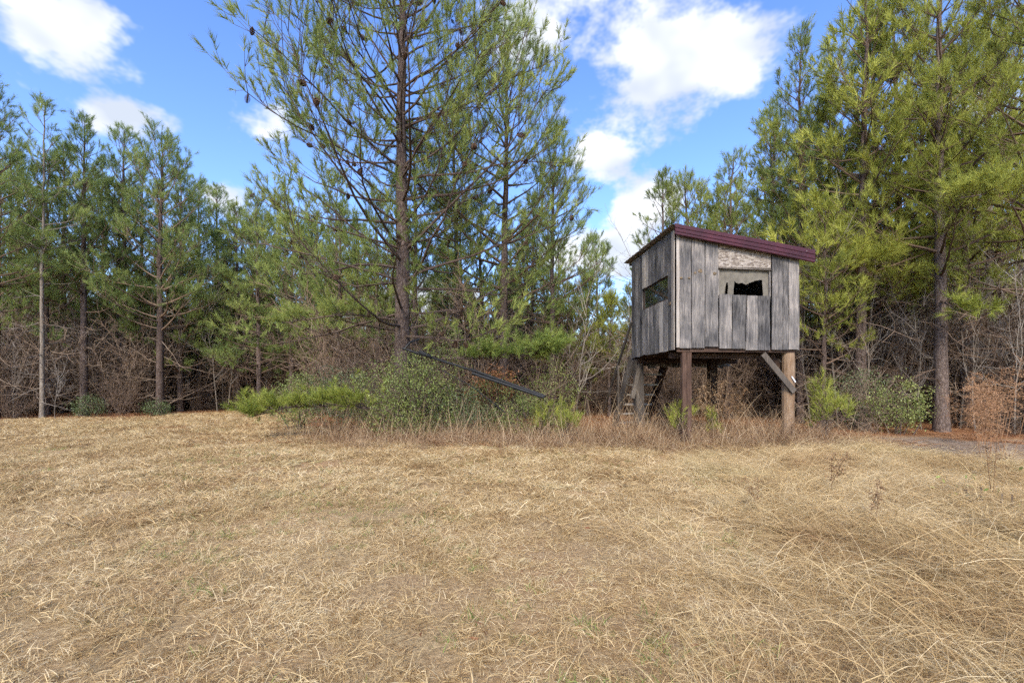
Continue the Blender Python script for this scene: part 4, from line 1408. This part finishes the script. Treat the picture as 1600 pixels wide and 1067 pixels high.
bough(501, [at(610, 642, 10.4), at(540, 634, 10.1), at(450, 636, 9.8), at(390, 652, 9.6)], 0.85, 110, TUFT_A, 0.72, 'needle_bright', 'low bright yellow-green pine bough spreading over the field edge')
bough(502, [at(690, 560, 10.8), at(760, 560, 10.4), at(830, 555, 10.2), at(868, 548, 10.1)], 0.85, 130, TUFT_A, 0.72, 'needle_green', 'bright green pine bough hanging over the black poles')
bough(503, [at(1471, 470, 11.8), at(1500, 486, 11.1), at(1545, 488, 10.8)], 0.45, 16, TUFT_A, 0.95, 'needle_bright', 'bright yellow-green tufted bough on the thick-trunked pine')
bough(504, [at(620, 500, 11.4), at(540, 490, 10.6), at(440, 505, 10.2)], 0.7, 50, TUFT_A, 0.8, 'needle_mid', 'drooping olive bough left of the big pine trunk')
bough(505, [at(1290, 400, 13.0), at(1330, 415, 12.3), at(1390, 400, 12.0)], 0.7, 34, TUFT_A, 1.0, 'needle_yel', 'yellow-green bough beside the low end of the maroon roof')
bough(506, [at(1612, 330, 11.0), at(1560, 300, 10.2), at(1500, 310, 9.8)], 0.9, 44, TUFT_A, 1.0, 'needle_yel', 'large yellow-green bough reaching in from the right picture edge')

YP = []
for k in range(3):
    YP.append(pine_meshes('pine', 'limb', 'limb', 'needle_yel', seed=520 + k, H=1.15, r0=0.013, live=0.15, rmax=0.50, whorl=0.30, per=3, el_lo=20, el_hi=60, tuft=TUFT_A, tscale=1.0, sec=2.2, dense=0.25, dead_lo=0.16))
for i, (px, Y, s, lab) in enumerate([(1290, 9.7, 0.95, 'yellow-green pine sapling right of the tan house post'), (1062, 9.5, 0.62, 'small pine sapling at the foot of the red-brown house post'),
                                     (1112, 9.9, 0.5, 'knee-high pine sapling under the house'), (885, 9.6, 0.62, 'small pine sapling in the weeds left of the house'),
                                     (850, 10.2, 0.6, 'pale green pine sapling under the end of the poles')]):
    put_tree(YP[i % 3], X(px, Y), Y, i * 2.1, s, lab, None, 'pine_sapling', cat='sapling')

# ------------------------------------------------------------------ fallen black poles
def poles():
    e = empty('fallen_ladder_stand', (X(745, 10.2), 10.2, 0))
    tag(e, 'twin black metal poles of a fallen ladder stand slanting out of the shrubs', 'ladder stand')
    o = np.array(e.location)

    def pole(a, b, rad):
        mb = MB(); mb.tube([at(*a) - o, at(*b) - o], [rad, rad], 10, cap=True); return mb.obj('pole', M['black'], e, smooth=False)
    pole((735, 577, 10.4), (852, 619, 9.9), 0.032)
    pole((738, 583, 10.15), (850, 621, 9.65), 0.032)
    pole((628, 544, 10.2), (742, 580, 10.3), 0.026)
    mb = MB(); mb.tube([at(690, 578, 10.2) - o, at(740, 605, 10.0) - o, at(790, 645, 9.8) - o], [0.010] * 3, 6); mb.obj('cable', M['black'], e)
    for t in (0.1, 0.5, 0.9):
        a = at(735 + 117 * t, 577 + 42 * t, 10.4 - 0.5 * t) - o; b = at(738 + 112 * t, 583 + 38 * t, 10.15 - 0.5 * t) - o
        mb = MB(); mb.tube([a, b], [0.014, 0.014], 6); mb.obj('rung', M['black'], e)
    mb = MB(); c = at(662, 553, 10.2) - o; mb.tube([c + [-0.10, 0, 0.06], c, c + [0.16, 0, -0.06]], [0.035, 0.05, 0.035], 8, cap=True); mb.obj('clamp', M['black'], e)
    mb = MB(); mb.tube([at(632, 545, 10.2) - o, at(640, 535, 10.25) - o, at(655, 530, 10.4) - o], [0.022] * 3, 8, cap=True); mb.obj('hook', M['black'], e)


poles()

# ------------------------------------------------------------------ grass, weeds, litter
GR = protos('grass_clump', 6, M['straw'], lambda b, r: (blades(b, 3000, 0.42, 0.025, 0.085, 0, 55, 0.0023, 1.6, 0.0, 1.0, r), blades(b, 240, 0.42, 0.05, 0.13, 35, 80, 0.0024, 2.0, 0.45, 1.0, r)), 600)
GF = protos('grass_clump', 5, M['straw'], lambda b, r: blades(b, 4600, 0.85, 0.05, 0.14, 4, 60, 0.0055, 1.5, 0.0, 1.0, r, 2), 620)
TG = protos('grass_tussock', 5, M['straw'], lambda b, r: (blades(b, 640, 0.40, 0.10, 0.36, 5, 62, 0.0021, 2.0, 0.1, 1.0, r, 4), blades(b, 30, 0.40, 0.3, 0.5, 20, 60, 0.0021, 2.0, 0.3, 0.9, r, 6), blades(b, 420, 0.5, 0.12, 0.3, 0, 40, 0.0020, 1.6, 0.0, 0.8, r, 4)), 640)
GG = protos('green_grass', 3, M['green_blade'], lambda b, r: blades(b, 26, 0.07, 0.03, 0.09, 20, 80, 0.0035, 1.2, 0.1, 0.9, r), 660)
rg = np.random.default_rng(23)


def field_pts(y0, y1, step, s0, s1, nproto, skip=None, tilt=0.015):
    """jittered grid over the part of the field in view, with a margin at both sides"""
    gx, gy = np.meshgrid(np.arange(-32, 32, step), np.arange(y0, y1, step))
    x = (gx + rg.uniform(-0.5, 0.5, gx.shape) * step).ravel(); y = (gy + rg.uniform(-0.5, 0.5, gx.shape) * step).ravel()
    ok = np.abs(x) < 1.13 * y + 1.6
    ok &= (pdist(x, y, WOOD) < 0.3 * rg.random(len(x))) & (pdist(x, y, TRACK) + 0.3 * lump(x, y, 1.3) < 0.2 * rg.random(len(x)) - 0.35 - (0.35 if step > 0.8 else 0.0))
    x, y = x[ok], y[ok]
    if skip is not None:
        k = skip(x, y); x, y = x[k], y[k]
    m = len(x)
    return np.stack([x, y, gh(x, y), rg.random(m) * 6.283, rg.uniform(s0, s1, m), rg.integers(0, nproto, m), rg.normal(0, tilt, m)], -1)


near = field_pts(0.9, 5.0, 0.46, 0.9, 1.15, 6)
mid_ = field_pts(4.8, 11.0, 0.92, 0.9, 1.15, 5)
far_ = field_pts(10.6, 25, 1.5, 1.4, 1.75, 5)
mid_[:, 5] += 6; far_[:, 5] += 6
print('grass patches', len(near), len(mid_), len(far_))
scatter('field_grass', np.vstack([near, mid_, far_]), GR + GF, 'short dry tan grass covering the field', 'grass')


def tangle_zone(x, y):
    """the unmown right-hand front of the field"""
    d = (x - (0.55 + 0.36 * (y - 2.2))) + 0.5 * lump(x, y, 1.1)
    w = np.clip(d / 1.2, 0, 1) * np.clip((8.8 - y) / 2.2, 0, 1)
    return rg.random(len(x)) < w


tt = field_pts(1.2, 8.6, 0.29, 0.65, 1.4, 5, tangle_zone, 0.18)
print('tussocks', len(tt))
px_, py_ = [380, 440, 290, 130, 355], [815, 785, 808, 830, 795]
ex = []
for a, b in zip(px_, py_):
    Yd = CAMZ * F / (b - HOR)
    for q in range(2):
        ex.append((X(a, Yd) + rg.normal(0, 0.12), Yd + rg.normal(0, 0.1), 0.0, rg.random() * 6.28, rg.uniform(0.25, 0.4), rg.integers(0, 5), 0.0))
for q in range(60):
    y_ = math.sqrt(rg.uniform(2.0 ** 2, 11.0 ** 2)); x_ = (rg.random() * 2 - 1.3) * y_ * 0.9
    if pdist(np.array([x_]), np.array([y_]), WEEDS)[0] > -0.2: continue
    ex.append((x_, y_, float(gh(x_, y_)), rg.random() * 6.28, rg.uniform(0.16, 0.34), rg.integers(0, 5), 0.0))
scatter('tall_grass', np.vstack([tt, np.array(ex)]), TG, 'long pale tangled grass lying over the right front of the field', 'grass')
gg = field_pts(1.3, 9, 0.17, 0.5, 1.2, 3, lambda x, y: lump(x, y, 0.8, 1.0) + 0.4 * lump(x, y, 3) + rg.normal(0, 0.18, len(x)) + 0.12 * (x < 0) > 0.28)
scatter('green_grass', gg, GG, 'sparse green blades coming up through the dry grass', 'grass')

LL = protos('dead_leaf', 4, M['leaf_red'], lambda b, r: blades(b, 3, 0.12, 0.035, 0.07, 0, 30, 0.028, 0.9, 0.1, 1.0, r, 3), 720)
ll = field_pts(1.2, 12, 0.42, 0.5, 1.1, 4, lambda x, y: rg.random(len(x)) < 0.45)
scatter('leaf_litter', ll, LL, 'scattered brown dead leaves lying in the field grass', 'leaves')
WD = protos('weed_clump', 7, M['weed'], lambda b, r: (blades(b, 70, 0.4, 0.2, 0.5 + 0.4 * r.random(), 35, 88, 0.0048, 1.2, 0.0, 0.95, r, 4), blades(b, 130, 0.45, 0.12, 0.36, 0, 55, 0.005, 1.4, 0.0, 0.75, r, 3),
                                                      blades(b, 5, 0.35, 0.6, 1.0, 60, 88, 0.006, 0.5, 0.7, 1.0, r, 5)), 680)
PS = protos('straw_litter', 3, M['pinestraw'], lambda b, r: blades(b, 260, 0.45, 0.10, 0.22, 0, 25, 0.007, 0.5, 0.1, 0.9, r, 2), 700)
gx, gy = np.meshgrid(np.arange(-7, 9, 0.30), np.arange(8, 14, 0.30))
x = (gx + rg.uniform(-0.5, 0.5, gx.shape) * 0.3).ravel(); y = (gy + rg.uniform(-0.5, 0.5, gx.shape) * 0.3).ravel()
n = len(x)
d = pdist(x, y, WEEDS) + 0.45 * lump(x, y, 1.2)
ok = d > rg.uniform(-0.8, 0.3, n)
x, y, d = x[ok], y[ok], d[ok]; m = len(x)
print('weeds', m)
sc = np.clip(0.6 + 0.5 * d, 0.35, 1.15) * rg.uniform(0.4, 1.3, m)
scatter('dry_weeds', np.stack([x, y, gh(x, y), rg.random(m) * 6.28, sc, rg.integers(0, 7, m), rg.normal(0, 0.15, m)], -1), WD,
        'brown dry weeds along the foot of the shrubs and under the house', 'weeds')
n = 3500
y = np.sqrt(rg.uniform(9 ** 2, 30 ** 2, n)); x = (rg.random(n) * 2 - 1) * (1.15 * y + 1.5)
d = pdist(x, y, WOOD)
ok = (d > rg.uniform(-0.6, 0.5, n)) | ((d > -2.6) & (rg.random(n) < 0.5) & (y > 8.5))
x, y = x[ok], y[ok]; m = len(x)
scatter('pine_straw', np.stack([x, y, gh(x, y), rg.random(m) * 6.28, rg.uniform(0.7, 1.4, m), rg.integers(0, 3, m), rg.normal(0, 0.05, m)], -1), PS,
        'rust-brown pine straw on the floor of the wood', 'pine straw')

# single dead weeds one can point at
def plume(seed, H, nst, mat='weed', droop=1.2, dens=34, tint=0.5):
    r = np.random.default_rng(seed)
    st, pl = MB(), MB()
    for s in range(nst):
        d = np.array([r.normal(0, 0.16), r.normal(0, 0.16), 1.0])
        pts = curve(np.array([r.normal(0, 0.05), r.normal(0, 0.05), -0.03]), d, H * r.uniform(0.75, 1.1), 8, -0.15, 0.12, r)
        st.tube(pts, np.linspace(0.0045, 0.0015, 9), 4, tint)
        for b in range(dens):
            t = r.uniform(0.45, 1.0) * 8
            i = min(int(t), 7)
            q = pts[i] + (pts[i + 1] - pts[i]) * (t - i)
            dd = unit(np.array([r.normal(), r.normal(), 0.5]))
            sp = curve(q, dd, r.uniform(0.06, 0.20) * H / 1.2, 4, -droop, 0.2, r)
            st.tube(sp, [0.002, 0.002, 0.0015, 0.0015, 0.001], 3, tint)
            for j in range(9):
                k = r.integers(1, 5)
                e = sp[k] + r.normal(0, 0.012, 3)
                f = unit(r.normal(size=3)) * r.uniform(0.015, 0.035)
                g_ = unit(r.normal(size=3)) * 0.006
                pl.add([e, e + f * 0.5 + g_, e + f, e + f * 0.5 - g_], [(0, 1, 2, 3)], None, np.clip(tint + r.normal(0, 0.18), 0, 1))
    return dict(stems=st.mesh('stems', M[mat]), seed_heads=pl.mesh('seed_heads', M[mat]))


def put_weed(ms, px, Y, label, s=1.0, rz=0.0):
    x = X(px, Y)
    e = empty('dead_weed', (x, Y, float(gh(x, Y))), rz); e.scale = (s, s, s)
    tag(e, label, 'weed')
    for k, me in ms.items(): link_mesh(k, me, e)


PLM = [plume(800 + k, 1.25, 5) for k in range(3)]
PLR = [plume(810 + k, 1.45, 6, 'rusty_weed', 0.9, 30, 0.55) for k in range(2)]
PLT = [plume(820, 0.5, 2, 'weed', 0.4, 12, 0.3), plume(821, 0.85, 2, 'weed', 0.5, 8, 0.3)]
for (ms, px, Y, lab, s, rz) in [(PLM[0], 1103, 10.2, 'tallest drooping grey-brown dead weed under the house', 1.15, 0), (PLM[1], 1132, 10.3, 'bushy grey-brown dead weed under the middle of the house', 1.0, 1),
                                (PLM[2], 1150, 10.8, 'dead weed behind the bushy one under the house', 0.8, 2),
                                (PLR[0], 1530, 8.8, 'rusty feathery dead weed beside the sandy track', 1.0, 0), (PLR[1], 1572, 7.4, 'rusty feathery dead weed at the right picture edge', 1.1, 1), (PLR[0], 1545, 6.4, 'small rusty dead weed nearest the camera by the track', 0.75, 3),
                                (PLR[0], 1560, 9.4, 'rusty feathery dead weed behind the other two', 1.1, 2.5), (PLR[1], 1500, 9.6, 'rusty feathery dead weed nearest the thick-trunked pine', 0.7, 4.0),
                                (PLT[0], 1290, 4.6, 'thin dark dead stalk standing in the pale tangled grass', 1.0, 0), (PLT[0], 1362, 3.6, 'dark dead stalk nearest the camera in the tangled grass', 0.8, 1),
                                (PLT[1], 1555, 4.3, 'tall bare reddish stalk at the right side of the tangled grass', 1.0, 2), (PLT[0], 1190, 4.0, 'thin leaning dead stalk left of the others in the tangled grass', 0.7, 3),
                                (PLM[2], 1231, 8.3, 'pale straw-coloured stalk in front of the tan house post', 0.55, 1)]:
    put_weed(ms, px, Y, lab, s, rz)
put_shrub(shrub(420, [(0, 0, 0.14, 0.25, 0.2, 0.12)], 9, 4, 0.045, 'green_blade', 0.3, 9), 1530, 4.1, 'low bramble with a few green leaves in the tangled grass', 'bramble', 'bramble')
